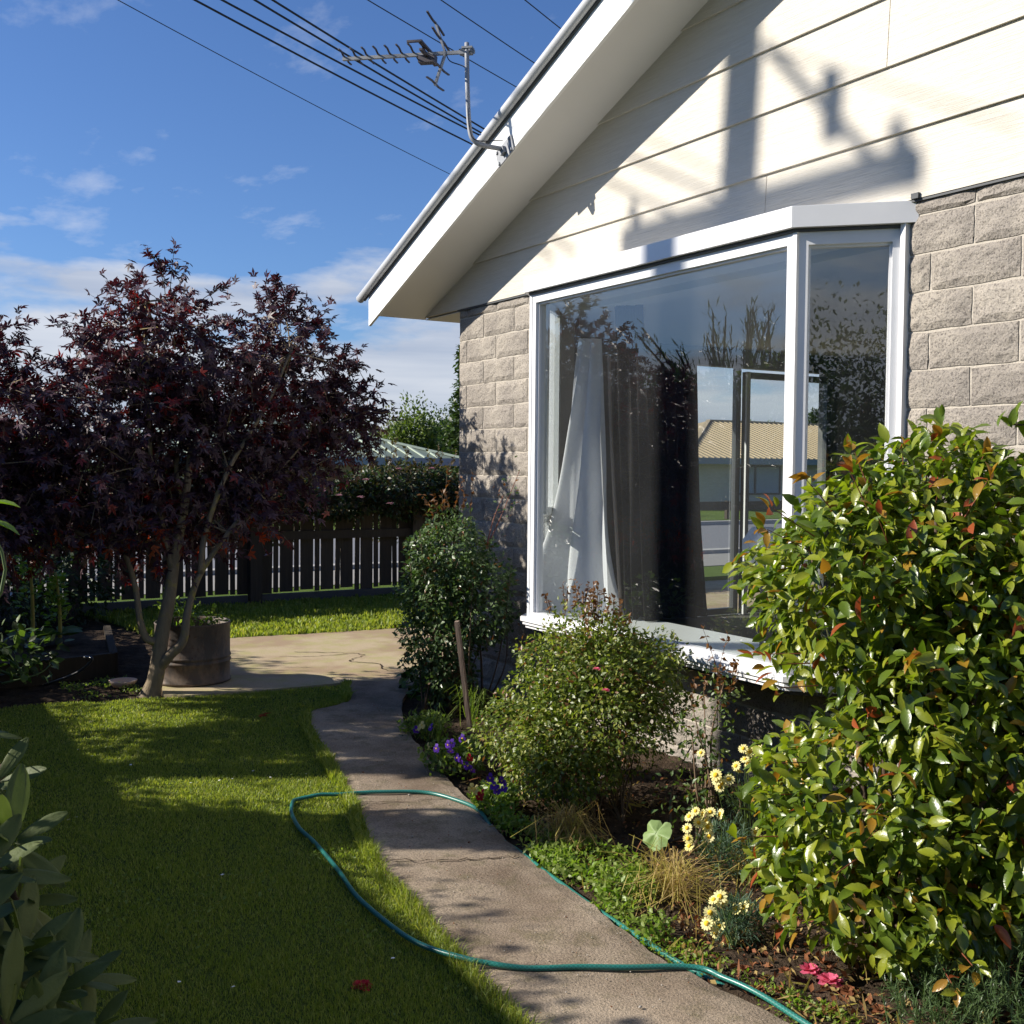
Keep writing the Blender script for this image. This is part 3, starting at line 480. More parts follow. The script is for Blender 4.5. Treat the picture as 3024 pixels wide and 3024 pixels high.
# split face blocks, each one its own rough fronted stone
def block_mesh(wd, ht, seed):
    r = np.random.default_rng(seed); nx, nz = max(3, int(wd / .045)), 5; V = []; F = []
    for j in range(nz + 1):
        for i in range(nx + 1):
            e = (i in (0, nx)) or (j in (0, nz)); y = (0.000 if e else -0.007 - 0.005 * r.random())
            V.append((wd * i / nx + (r.normal() * .0018 if i in (0, nx) else r.normal() * .006), y, ht * j / nz + (r.normal() * .0022 if j in (0, nz) else r.normal() * .004)))
    for j in range(nz):
        for i in range(nx): a = j * (nx + 1) + i; F.append((a, a + 1, a + nx + 2, a + nx + 1))
    n0 = len(V); ring = [(0, 0), (nx, 0), (nx, nz), (0, nz)]
    V += [(wd * i / nx, .03, ht * j / nz) for i, j in ring]
    bot = [i for i in range(nx + 1)]; top = [nz * (nx + 1) + i for i in range(nx + 1)]; lf = [j * (nx + 1) for j in range(nz + 1)]; rt = [j * (nx + 1) + nx for j in range(nz + 1)]
    F += [tuple([n0, n0 + 1] + bot[::-1]), tuple([n0 + 3] + top + [n0 + 2])[::-1], tuple([n0] + lf + [n0 + 3]), tuple([n0 + 1, n0 + 2] + rt[::-1])]
    me = bpy.data.meshes.new('block'); me.from_pydata(V, [], F); me.materials.append(MT['block']); return me
bm_cache = {}
def put_block(x0, x1, z0, z1, y=0.0, nm='block'):
    wd, ht = round(x1 - x0 - .012, 3), round(z1 - z0 - .012, 3)
    if wd < .03 or ht < .03: return
    key = (wd, ht, random.randrange(4)); me = bm_cache.get(key)
    if me is None: me = bm_cache[key] = block_mesh(wd, ht, len(bm_cache) + 5)
    link(nm, me, house, (x0 + .006, y, z0 + .006))
CP = 0.17
for k in range(17):
    zt = 2.767 - CP * k + (CP if k == 0 else 0) * 0; z1 = zt; z0 = z1 - CP
    if k == 16: z0 = -.04
    odd = k % 2
    def run(xa, xb, off):
        xs = [xa]; x = off
        while x < xb - .02:
            if x > xa + .02: xs.append(x)
            x += .44
        xs.append(xb)
        for q in range(len(xs) - 1): put_block(xs[q], xs[q + 1], z0, z1)
    run(0.0, 1.25, (.376 if not odd else .12) - .44)
    run(4.21, 6.6, (4.12 if not odd else 4.345))
    if z1 < .66: run(1.25, 4.21, .376 if not odd else .12)
# cut course right under the boards
run_top = [(0.0, .12), (.12, .56), (.56, 1.0), (1.0, 1.25), (4.21, 4.565), (4.565, 5.0), (5.0, 5.44), (5.44, 5.88), (5.88, 6.6)]
for xa, xb in run_top: put_block(xa, xb, 2.767, SB + .004)
# side faces of the corner blocks, seen from the west
for k in range(17):
    z1 = 2.767 - CP * k; me_w = .2 if k % 2 else .42; y = .04; odd = k % 2
    mb = MB(); mb.box((-.006, .035, z1 - CP + .006), (.02, .035 + me_w, z1 - .006)); mb.build('block', MT['block'], house)
# boards of the gable
def board(x0a, x0b, x1, z0, z1, name='weatherboard'):
    """lapped board: bottom edge stands proud; x0a/x0b left ends at bottom/top"""
    nx = 8; V = []; F = []
    for i, t in enumerate(np.linspace(0, 1, nx)):
        xa = x0a + (x1[0] - x0a) * t; xb = x0b + (x1[1] - x0b) * t
        V += [(xa, -.026, z0), (xb, -.010, z1), (xa, -.004, z0)]
    for i in range(nx - 1):
        a = 3 * i; c = a + 3; F += [(a, c, c + 1, a + 1), (a + 2, c + 2, c, a)]
    V += [(x0b, -.004, z1), (x1[1], -.004, z1)]
    F += [(0, 1, 3 * nx, 2), (3 * nx - 3, 3 * nx - 1, 3 * nx + 1, 3 * nx - 2)]
    mb = MB(); mb.add(V, F); return mb.build(name, MT['siding'], house)
zs = [SB, 3.158, 3.47, 3.785, 4.10, 4.41, 4.72, 5.03, 5.34]
joints = {0: 3.33, 2: 4.10, 4: 3.9, 3: 5.2}
for k in range(len(zs) - 1):
    z0, z1 = zs[k] - (0 if k == 0 else .006), zs[k + 1] + .0
    xl0, xl1 = xrake(max(z0, 2.834)), xrake(z1); xr0, xr1 = 2 * RIDGE - xl0, 2 * RIDGE - xl1
    if k in joints:
        j = joints[k]; board(xl0, xl1, (j - .002, j - .002), z0, z1); board(j + .002, j + .002, (xr0, xr1), z0, z1)
    else: board(xl0, xl1, (xr0, xr1), z0, z1)
mb = MB(); V = [(-.58, -.004, SB), (2 * RIDGE + .58, -.004, SB), (RIDGE, -.004, zrake(RIDGE)), (-.58, .10, SB), (2 * RIDGE + .58, .10, SB), (RIDGE, .10, zrake(RIDGE))]
mb.add(V, [(0, 1, 2), (5, 4, 3), (0, 3, 4, 1), (0, 2, 5, 3), (1, 4, 5, 2)]); mb.build('gable_backing', MT['siding'], house)
# roof, barge boards, soffit: one sloping assembly each side of the ridge
OV = .43
def slope_slab(name, m, y0, y1, dz0, dz1, sgn, xa=-.66, xb=RIDGE, endcut=0):
    f = (lambda x: x) if sgn > 0 else (lambda x: 2 * RIDGE - x)
    V = [(f(xa), y, zrake(xa) + dz) for y in (y0, y1) for dz in (dz0, dz1)] + [(f(xb), y, zrake(xb) + dz) for y in (y0, y1) for dz in (dz0, dz1)]
    if endcut: V[0] = (f(xa + endcut), V[0][1], V[0][2] + endcut * .393); V[2] = (f(xa + endcut), V[2][1], V[2][2] + endcut * .393)
    F = [(0, 1, 3, 2), (4, 6, 7, 5), (0, 4, 5, 1), (2, 3, 7, 6), (1, 5, 7, 3), (0, 2, 6, 4)]
    mb = MB(); mb.add(V, F if sgn > 0 else [q[::-1] for q in F]); return mb.build(name, m, house)
for sgn in (1, -1):
    slope_slab('soffit', MT['soffit'], -OV + .001, .0 - .004, -.004, .008, sgn, -.585)
    slope_slab('barge_board', MT['white'], -OV - .022, -OV, -.028, .205, sgn, -.70)
    slope_slab('roof', MT['roof'], -OV - .004, 10.1, .20, .235, sgn, -.74)
    # rolled flashing along the top of the barge board
    f = (lambda x: x) if sgn > 0 else (lambda x: 2 * RIDGE - x)
    mb = MB(); pts = [(f(x), -OV - .045, zrake(x) + .245) for x in np.linspace(-.82, RIDGE, 12)]; mb.tube(pts, .034, 12); mb.build('roof_flashing', MT['rolledge'], house, True)
    mb = MB(); pts = [(f(x), -OV - .030, zrake(x) + .208) for x in np.linspace(-.76, RIDGE, 4)]; mb.tube(pts, .010, 6); mb.build('flashing_seal', MT['seal'], house)
# barge foot, boxed eave and gutter on the west side
mb = MB(); mb.box((-.583, -.002, 2.8255), (-.004, 9.9, 2.8315)); mb.build('eave_soffit', MT['soffit'], house)
mb = MB(); mb.box((-.70, -.40, 2.86), (-.60, 9.9, 2.97)); mb.build('gutter', MT['white'], house)
mb = MB(); V = [(-.70, -OV - .023, 2.760), (-.60, -OV - .023, 2.80), (-.60, -OV - .0225, 2.90), (-.70, -OV - .023, 2.96)]
# seals below siding
mb = MB(); mb.box((.0, -.022, SB - .012), (6.6, .01, SB - .002)); mb.build('board_flashing', MT['seal'], house)

# ---- bay window
D0 = .34
def bayline(e):
    """plan outline of the bay pushed out by e, from west wall end to east wall end"""
    t = math.tan(R(22.5)); return [(1.25 - e * 1.4142, 0.0), (1.59 - e * t, -D0 - e), (3.87 + e * t, -D0 - e), (4.21 + e * 1.4142, 0.0)]
bay = MB(); cx = 2.73
def bayring(name, e0, e1, z0, z1, m, parent=house):
    A = bayline(e0); B = bayline(e1); mb = MB()
    for i in range(3):
        mb.poly([B[i], B[i + 1], A[i + 1], A[i]], z0, z1)
    return mb.build(name, m, parent)
bayring('head_fascia', .005, .045, 2.742, 2.836, MT['frame'])
mb = MB(); mb.poly(bayline(.04), 2.8365, 2.8385); mb.build('head_flashing', MT['frame'], house)
bayring('head_seal', -.01, .016, 2.728, 2.741, MT['seal'])
mb = MB(); mb.poly([(x, y - .0 if y < 0 else .03) for x, y in bayline(-.045)], 2.700, 2.738); mb.build('bay_ceiling', MT['ceil'], house)
bayring('sill_moulding', .0, .050, .662, .689, MT['frame']); bayring('sill_moulding', -.01, .036, .640, .6615, MT['frame']); bayring('sill_moulding', -.02, .018, .618, .6395, MT['frame'])
mb = MB(); mb.poly([(x, y if y < 0 else .26) for x, y in bayline(-.032)], .668, .693); mb.build('window_sill', MT['sill'], house)
mb = MB(); mb.poly([(x, y if y < 0 else .0) for x, y in bayline(-.035)], .59, .617); mb.build('bay_underside', MT['seal'], house)
def pane_unit(p0, p1, z0, z1, bar=.052, deep=.07, mids=(), inner=None, nm='window'):
    """framed window between plan points p0 and p1; frame faces outwards (right-hand side going p0 to p1 is outside)"""
    p0 = np.array(p0); p1 = np.array(p1); Lx = np.linalg.norm(p1 - p0); ex = (p1 - p0) / Lx; ey = np.array([-ex[1], ex[0]])   # ey points inside
    Mx = np.eye(4); Mx[:2, 0] = ex; Mx[:2, 1] = ey; Mx[:2, 3] = p0
    fr = MB()
    def bx(x0, x1, za, zb, y0=0.0, y1=deep): fr.box((x0, y0, za), (x1, y1, zb), 0, Mx)
    bx(0, bar, z0, z1); bx(Lx - bar, Lx, z0, z1); bx(bar, Lx - bar, z0, z0 + bar * .55); bx(bar, Lx - bar, z1 - bar, z1)
    for zm in mids: bx(bar, Lx - bar, zm - .03, zm + .03, .005, deep - .005)
    # bevelled glazing bead
    g = .012
    bx(bar, bar + g, z0 + bar * .55, z1 - bar, .018, deep - .012); bx(Lx - bar - g, Lx - bar, z0 + bar * .55, z1 - bar, .018, deep - .012)
    bx(bar + g, Lx - bar - g, z1 - bar - g, z1 - bar, .018, deep - .012)
    f = fr.build(nm, MT['frame'], house)
    gl = MB(); zc = [z0] + list(mids) + [z1]
    gl.add(np.array([(bar * .9, .038, z0 + .02), (Lx - bar * .9, .038, z0 + .02), (Lx - bar * .9, .038, z1 - .04), (bar * .9, .038, z1 - .04)]) @ Mx[:3, :3].T + Mx[:3, 3], [(0, 1, 2, 3)]); gl.build('pane', MT['glass'], f)
    return f, Mx, Lx
BL = bayline(0)
pane_unit(BL[1], BL[2], .690, 2.727)
fr_r, _, _ = pane_unit(BL[2], BL[3], .690, 2.727, bar=.058)
f, Mx, Lx = pane_unit(BL[0], BL[1], .690, 2.727, bar=.03, mids=(1.31,))
mb = MB()                                                      # opening sash of the west splay with its stay
for a, bb in (((.03, .075, 1.34), (.075, .10, 2.69)), ((Lx - .09, .075, 1.34), (Lx - .03, .10, 2.69)), ((.075, .075, 1.34), (Lx - .09, .10, 1.385)), ((.075, .075, 2.645), (Lx - .09, .10, 2.69))): mb.box(a, bb, 0, Mx)
mb.build('sash', MT['sill'], f)
mb = MB(); mb.box((.16, .10, 1.355), (.26, .125, 1.375), 0, Mx); mb.box((.23, .10, 1.34), (.25, .15, 1.36), 0, Mx); mb.build('handle', MT['darkframe'], f)
for pt, nm in ((BL[1], 0), (BL[2], 0)):                        # corner posts
    mb = MB(); c = np.array(pt); s = -1 if pt is BL[1] else 1
    mb.poly([(c[0] - .012, c[1] - .006), (c[0] + .012, c[1] - .004), (c[0] + .012, c[1] + .05), (c[0] - .012, c[1] + .05)], .690, 2.727); mb.build('corner_post', MT['frame'], house)
# jamb cover strips against the blocks
mb = MB(); mb.box((4.205, -.034, .62), (4.232, .012, 2.741)); mb.build('jamb_strip', MT['frame'], house)
mb = MB(); mb.box((1.228, -.034, .62), (1.255, .012, 2.741)); mb.build('jamb_strip', MT['frame'], house)
mb = MB(); mb.box((4.262, -.040, 2.838), (4.30, -.014, 2.862)); mb.build('flashing_end', MT['seal'], house)
# air vent below the bay
mb = MB(); mb.box((3.70, -.022, .30), (3.98, .004, .47)); v = mb.build('air_vent', MT['mortar'], house)
mb = MB()
for i in range(6):
    for j in range(12): mb.box((3.72 + j * .021, -.0255, .32 + i * .024), (3.733 + j * .021, -.0225, .334 + i * .024))
mb.build('vent_slots', MT['seal'], v, kind='stuff')
# sliding doors in the west wall, seen through the room
def west_frame(y0, y1, z0, z1, x=.05, bar=.055, m='darkframe'):
    mb = MB()
    for a, bb in (((x, y0, z0), (x + .05, y0 + bar, z1)), ((x, y1 - bar, z0), (x + .05, y1, z1)), ((x, y0 + bar, z0), (x + .05, y1 - bar, z0 + bar)), ((x, y0 + bar, z1 - bar), (x + .05, y1 - bar, z1))): mb.box(a, bb)
    f = mb.build('sliding_door', MT[m], house); mb = MB(); mb.add([(x + .02, y0 + bar * .9, z0 + .04), (x + .02, y1 - bar * .9, z0 + .04), (x + .02, y1 - bar * .9, z1 - .04), (x + .02, y0 + bar * .9, z1 - .04)], [(0, 1, 2, 3)]); mb.build('pane', MT['glass'], f)
west_frame(2.12, 2.80, .34, 2.60); west_frame(2.81, 3.88, .34, 2.50, .10)
mb = MB(); mb.box((.155, 2.80, .34), (.175, 2.84, 2.5)); mb.build('door_stile', MT['frame'], house)
# curtains
def drape(name, xa, xb, ya, yb, z0, z1, folds, amp, mat, top=(None, None), n=90, parent=house, sd=1, swap=False):
    """hanging cloth; (xa, xb) at the bottom and top=(xa, xb) at the rail"""
    r = np.random.default_rng(sd); ph = r.random(4) * 6; V = []; rows = 26; ta, tb = top if top[0] is not None else (xa, xb)
    for j in range(rows + 1):
        t = j / rows; s = t ** .8
        for i in range(n + 1):
            u = i / n; x = (xa + (xb - xa) * u) * (1 - s) + (ta + (tb - ta) * u) * s; y = ya + (yb - ya) * u
            a = amp * (1.1 - .5 * t); y += a * math.sin(folds * 2 * math.pi * u + ph[0] + .7 * math.sin(t * 3 + ph[1])) + a * .5 * math.sin(folds * 5.3 * u + ph[2] + t * 2)
            V.append((x + .01 * math.sin(t * 5 + u * 9), y, z0 + (z1 - z0) * t + (.012 * math.sin(u * 13) if j == 0 else 0)))
    F = [(j * (n + 1) + i, j * (n + 1) + i + 1, (j + 1) * (n + 1) + i + 1, (j + 1) * (n + 1) + i) for j in range(rows) for i in range(n)]
    if swap: V = [(b_, a_, c_) for a_, b_, c_ in V]
    mb = MB(); mb.add(V, F); o = mb.build(name, MT[mat], parent, True); return o
def bunched():
    V = []; F = []; n = 110; rows = 40
    for j in range(rows + 1):
        t = j / rows; zc = .700 + (2.46 - .700) * t
        xl = np.interp(t, [0, .12, .3, .6, 1], [1.24, 1.27, 1.40, 1.55, 1.735]); xr = np.interp(t, [0, .10, .3, .6, 1], [2.03, 1.99, 1.93, 1.87, 1.80])
        for i in range(n + 1):
            u = i / n; a = .085 * (1 - .72 * t); ph = 6.3 * u * 2.6 + .9 * math.sin(t * 4) + .5 * math.sin(u * 5)
            y = -.06 + .10 * u + a * math.sin(ph) + a * .45 * math.sin(2.3 * ph + 1.3) * (1 - t) + .03 * math.sin(u * 17 + t * 9) * (1 - t) ** 2 - .09 * math.exp(-((u - .12) / .1) ** 2 - ((t - .1) / .12) ** 2)
            x = xl + (xr - xl) * (u + .035 * math.sin(ph * 1.0 + 1.5) * (1 - .5 * t)); V.append((x, y, zc + .02 * math.sin(u * 11 + 1) * (1 - t)))
    F = [(j * (n + 1) + i, j * (n + 1) + i + 1, (j + 1) * (n + 1) + i + 1, (j + 1) * (n + 1) + i) for j in range(rows) for i in range(n)]
    mb = MB(); mb.add(V, F); return mb.build('sheet', MT['sheet'], None, True)
sh = bunched()
setp(sh); sh.parent = None; sh.location = (0, 0, 0); setp(sh, 'white cloth hanging bunched inside the west end of the bay window', 'curtain')
dc = drape('curtain', 2.02, 2.22, .10, .20, .71, 2.66, 3, .03, 'drape', (1.86, 2.02), sd=2); dc.parent = None; dc.location = (0, 0, 0); setp(dc, 'narrow dark brown curtain gathered beside the white cloth in the bay window', 'curtain')
wc = drape('curtain', 1.35, 2.37, .16, .20, .36, 2.62, 8, .035, 'drape', (1.4, 2.20), sd=5, swap=True); wc.parent = None; wc.location = (0, 0, 0); setp(wc, 'long dark curtain hanging at the left of the sliding doors across the room', 'curtain')
mb = MB(); pts = spline([(1.985, .10, .72), (1.93, .09, 1.3), (1.86, .10, 1.8), (1.82, .10, 2.35)], 8); mb.tube(pts, .012, 6); mb.build('edge', MT['drapeedge'], dc, True)  # pale colour paints the sunlit left edge of the dark curtain
dd = drape('curtain', 4.02, 4.52, .30, .32, .36, 2.62, 5, .03, 'net', (4.1, 4.5), sd=6); dd.parent = None; dd.location = (0, 0, 0); setp(dd, 'pale grey curtain hanging at the east side of the room behind the splayed pane', 'curtain')

# ------------------------------------------------------------------ television aerial
ant = thing('tv_aerial', (1.45, -.46, 3.66), 'weathered television aerial on a bent mast bolted to the white barge board', 'aerial')
mb = MB(); ang = math.atan(.393); c = Matrix.Translation((1.45, -.462, 3.64)) @ Matrix.Rotation(-ang, 4, 'Y'); mb.box((-.10, -.004, -.055), (.10, .004, .055), 0, c)
for x in (-.08, .08):
    for zc in (-.04, .04): mb.box((x - .008, -.013, zc - .008), (x + .008, -.0042, zc + .008), 0, c)
mb.box((-.022, -.028, -.022), (.022, -.0045, .022), 0, c); mb.build('bracket', MT['galv'], ant)
mb = MB(); mast = spline([(1.44, -.47, 3.655), (1.44, -.60, 3.655), (1.425, -.665, 3.675), (1.40, -.69, 3.75), (1.35, -.68, 4.0), (1.28, -.65, 4.33)], 8); mb.tube(mast, .0150, 10); mb.build('mast', MT['galv'], ant, True)
bdir = unit(np.array([-.714, -.70, .028])); edir = unit(np.array([-.70, .714, 0.0])); vdir = np.array([0, 0, 1.0]); B0 = np.array([1.275, -.655, 4.275])
def bar(mb, a, bb, wd=.008, ht=.005, mi=0):
    a = np.array(a); bb = np.array(bb); d = unit(bb - a); q = unit(np.cross(d, vdir) if abs(d[2]) < .95 else np.cross(d, bdir)); s = np.cross(q, d)
    V = [p + q * i * wd + s * j * ht for p in (a, bb) for i, j in ((-1, -1), (1, -1), (1, 1), (-1, 1))]
    mb.add(V, [(0, 1, 2, 3), (7, 6, 5, 4), (0, 4, 5, 1), (1, 5, 6, 2), (2, 6, 7, 3), (3, 7, 4, 0)], mi)
mb = MB(); bar(mb, B0 + bdir * -.06, B0 + bdir * .84, .010, .010); mb.build('boom', MT['galv'], ant)
for k in range(8):                                             # directors, each with its kinked arms
    p = B0 + bdir * (.825 - k * .080) + vdir * .012; h = .105 + .004 * k; mb = MB()
    q = [p - edir * h + vdir * .016, p - edir * (h * .55) + vdir * .016, p - edir * .03 + vdir * .0, p + edir * .03 + vdir * .0, p + edir * (h * .55) - vdir * .012, p + edir * h - vdir * .012]
    for i in range(5): bar(mb, q[i], q[i + 1], .0055, .0035)
    mb.build('director', MT['antdark'], ant)
mb = MB(); p = B0 + bdir * .25; bar(mb, p - bdir * .05 - vdir * .035, p + bdir * .06 - vdir * .035, .03, .022); bar(mb, p + vdir * .028 - edir * .15, p + vdir * .028 + edir * .15, .011, .006); bar(mb, p - vdir * .02 - edir * .15, p - vdir * .02 + edir * .15, .011, .006)
bar(mb, p - edir * .15 + vdir * .03 - bdir * .01, p - edir * .15 + vdir * .03 + bdir * .09, .010, .006); mb.build('dipole', MT['antdark'], ant)
J = B0 + bdir * .135
for s in (1, -1):
    mb = MB(); tip = J + vdir * s * .20 + bdir * .07; bar(mb, J, tip, .013, .006); mb.build('reflector_arm', MT['galv'], ant)
    for t in (.45, .95):
        mb = MB(); p = J + (tip - J) * t; h = .17
        q = [p - edir * h + vdir * .012 * s, p - edir * h * .4, p + edir * h * .4, p + edir * h - vdir * .012 * s]
        for i in range(3): bar(mb, q[i], q[i + 1], .0065, .004)
        mb.build('reflector_rod', MT['antdark'], ant)
mb = MB(); bar(mb, B0 - bdir * .045, B0 + bdir * .04, .020, .016); bar(mb, B0 - bdir * .05 + vdir * .022, B0 + bdir * .02 + vdir * .022, .028, .006); bar(mb, B0 - bdir * .035 - edir * .04, B0 - bdir * .035 + edir * .04, .005, .005); mb.build('clamp', MT['galv'], ant)
mb = MB(); mb.tube(spline([J + vdir * .02, J - vdir * .05 - bdir * .03, np.array([1.31, -.66, 4.15]), np.array([1.365, -.69, 3.95]), np.array([1.415, -.70, 3.75]), np.array([1.44, -.66, 3.68]), np.array([1.47, -.49, 3.70])], 6), .0035, 6); mb.build('cable', MT['wire'], ant, True)

# ------------------------------------------------------------------ power lines overhead
wires = [((-8.53, -1.29), (-13.75, 7.42), .007, 'thin dark wire, lowest and leftmost of the overhead lines'), ((-7.93, -.29), (-11.56, 6.71), .016, 'thick black overhead cable, lowest of the four in the bundle'),
 ((-7.72, .07), (-11.03, 6.66), .016, 'thick black overhead cable, second from below in the bundle of four'), ((-7.44, .51), (-10.92, 6.61), .016, 'thick black overhead cable, third from below in the bundle of four'),
 ((-7.30, .75), (-10.69, 6.53), .016, 'thick black overhead cable, topmost of the bundle and passing behind the aerial boom'), ((-6.57, 1.92), (-8.50, 6.02), .008, 'thin wire passing just behind the aerial mast, third thin one from the right'),
 ((-6.00, 2.82), (-7.38, 5.53), .008, 'thin wire meeting the roof above the aerial, second from the right'), ((-5.37, 3.84), (-6.05, 5.09), .008, 'thin wire nearest the top of the roof, rightmost of the overhead lines')]
for a, bb, r, lab in wires:
    a = np.array([*a, 7.9]); bb = np.array([*bb, 7.9]); d = (bb - a) / (bb - a)[1]; p0 = a + d * (-8.6 - a[1]); p1 = a + d * (34 - a[1]); p0[2] = p1[2] = 8.75
    mb = MB(); mb.tube(arc(p0, p1, 1.05, 40), r, 5); setp(mb.build('power_cable', MT['wire'], None, True), lab, 'cable', 'overhead power lines')

# ------------------------------------------------------------------ picket fence by the street
fence = thing('picket_fence', (-5.1, 0, 0), 'dark stained timber picket fence standing between the garden and the street', 'fence')
pk = []
for wd in (.157, .057):
    mb = MB(); mb.box((-.009, -wd / 2, .13), (.009, wd / 2, 1.34)); pk.append(mb.mesh('picket', MT['fence']))
y = -4.3; k = 0
while y < 6.2:
    post = any(abs(y + .12 - q) < .12 for q in (-4.0, -2.0, 0.02, 2.1, 4.2))
    if True:
        o = link('picket', pk[0], fence, (-5.1 + rng.normal() * .002, y + .0785, rng.normal() * .006)); o.rotation_euler.x = rng.normal() * .006
        o = link('picket', pk[1], fence, (-5.1 + rng.normal() * .002, y + .2085, rng.normal() * .01)); o.rotation_euler.x = rng.normal() * .008
    y += .258; k += 1
for yy in (-4.0, -2.0, 0.02, 2.1, 4.2, 6.2):
    mb = MB(); mb.box((-5.09, yy - .07, -.05), (-4.97, yy + .07, 1.40)); mb.build('post', MT['fence'], fence)
for za in (.80, 1.22):
    mb = MB(); mb.box((-5.09, -4.3, za - .05), (-5.04, 6.2, za + .05)); mb.build('rail', MT['fence'], fence)
for ya, yb in ((-4.3, -2.08), (-1.92, -.06), (.10, 2.02), (2.18, 4.12), (4.28, 6.12)):
    mb = MB(); mb.box((-5.10, ya, -.05), (-5.03, yb, .115)); mb.build('plinth', MT['board'], fence)

# ------------------------------------------------------------------ houses across the street
def far_house(x0, x1, y0, y1, ze, zr, roofm, wallm, fasm, label, ribs=.22, wins=(), ribm=None, hip=3.0, lip=.6):
    """hip roofed bungalow; ribs is the spacing of the roof sheet ribs on the street side"""
    h = thing('bungalow', ((x0 + x1) / 2, (y0 + y1) / 2, 0), label, 'house')
    mb = MB(); mb.box((x0, y0, -.05), (x1, y1, ze - .05)); mb.build('wall', MT[wallm], h)
    ex0, ex1, ey0, ey1 = x0 - lip, x1 + lip, y0 - lip, y1 + lip; xm = (x0 + x1) / 2; hp = min(hip + lip, (ey1 - ey0) / 2 - .5)
    V = [(ex0, ey0, ze), (ex1, ey0, ze), (ex1, ey1, ze), (ex0, ey1, ze), (xm, ey0 + hp, zr), (xm, ey1 - hp, zr)]
    mb = MB(); mb.add(V, [(0, 1, 4), (1, 2, 5, 4), (2, 3, 5), (3, 0, 4, 5), (3, 2, 1, 0)]); rf = mb.build('roof', MT[roofm], h)
    mb = MB(); mb.box((ex1 - .02, ey0, ze - .24), (ex1 + .06, ey1, ze + .0)); mb.box((ex0 - .06, ey0, ze - .24), (ex0 + .02, ey1, ze)); mb.box((ex0 + .02, ey0 - .06, ze - .24), (ex1 - .02, ey0 + .02, ze)); mb.box((ex0 + .02, ey1 - .02, ze - .24), (ex1 - .02, ey1 + .06, ze)); mb.build('fascia', MT[fasm], h)
    rb = MB(); n = int((ey1 - ey0) / ribs)
    for i in range(1, n):
        yy = ey0 + i * ribs; t = min(1, (yy - ey0) / hp, (ey1 - yy) / hp)
        a = np.array([ex1, yy, ze + .015]); c = np.array([ex1 + (xm - ex1) * t, yy, ze + (zr - ze) * t + .015]); bar(rb, a, c, .032, .022)
    for a, c in (((ex1, ey0, ze), (xm, ey0 + hp, zr)), ((ex1, ey1, ze), (xm, ey1 - hp, zr)), ((xm, ey0 + hp, zr), (xm, ey1 - hp, zr))): bar(rb, np.array(a) + [0, 0, .03], np.array(c) + [0, 0, .03], .09, .03)
    rb.build('roof_rib', MT[ribm or roofm], rf, kind='stuff')
    for wy0, wy1, wz0, wz1 in wins:
        mb = MB(); t = .07; x = x1 + .003
        for a, bb in (((x, wy0, wz0), (x + .06, wy0 + t, wz1)), ((x, wy1 - t, wz0), (x + .06, wy1, wz1)), ((x, wy0 + t, wz0), (x + .06, wy1 - t, wz0 + t)), ((x, wy0 + t, wz1 - t), (x + .06, wy1 - t, wz1)), ((x, (wy0 + wy1) / 2 - .25, wz0 + t), (x + .06, (wy0 + wy1) / 2 - .18, wz1 - t))): mb.box(a, bb)
        f = mb.build('window', MT['darkframe'], h); mb = MB(); mb.box((x, wy0 + t, wz0 + t), (x + .012, wy1 - t, wz1 - t)); mb.build('pane', MT['cur'], f)
    return h
far_house(-36, -26.5, 24.4, 44, 2.02, 3.75, 'troof', 'pbrick', 'bfascia', 'pale brick bungalow with a tan ribbed roof seen through the room windows', .30, ((27.0, 29.4, .55, 1.75), (33, 35.4, .55, 1.75)), hip=5.2)
far_house(-33, -24, 2.6, 11.9, 1.86, 3.35, 'groof', 'beige', 'bfascia', 'bungalow with a green ribbed roof and grey blue fascia beyond the hedge', .45, ((6.0, 8.6, .8, 1.65),), 'groofrib', 4.2, .7)
far_house(-34, -25, -16, -4.5, 2.1, 3.5, 'groof', 'beige', 'white', 'pale bungalow half hidden behind the left side of the purple maple', .5, ((-12, -9, .8, 1.7),), 'groofrib', 4.0, .7)
b = MB()
rfn = thing('red_fence', (-21.5, 14, 0), 'low red painted board fence across the street beside the house corner', 'fence')
for i in range(24):
    mb = MB(); mb.box((-21.52, 11.2 + i * .32, -.05), (-21.48, 11.51 + i * .32, 1.30)); mb.build('board', MT['redfence'], rfn)
gf = thing('ranch_fence', (-18.6, 26, 0), 'low dark rail fence along the front of the pale brick bungalow', 'fence')
for yy in np.arange(17, 44, 2.4): mb = MB(); mb.box((-18.68, yy, -.05), (-18.56, yy + .12, .62)); mb.build('post', MT['fence'], gf)
mb = MB(); mb.box((-18.55, 17, .34), (-18.51, 43.4, .60)); mb.build('rail', MT['fence'], gf)
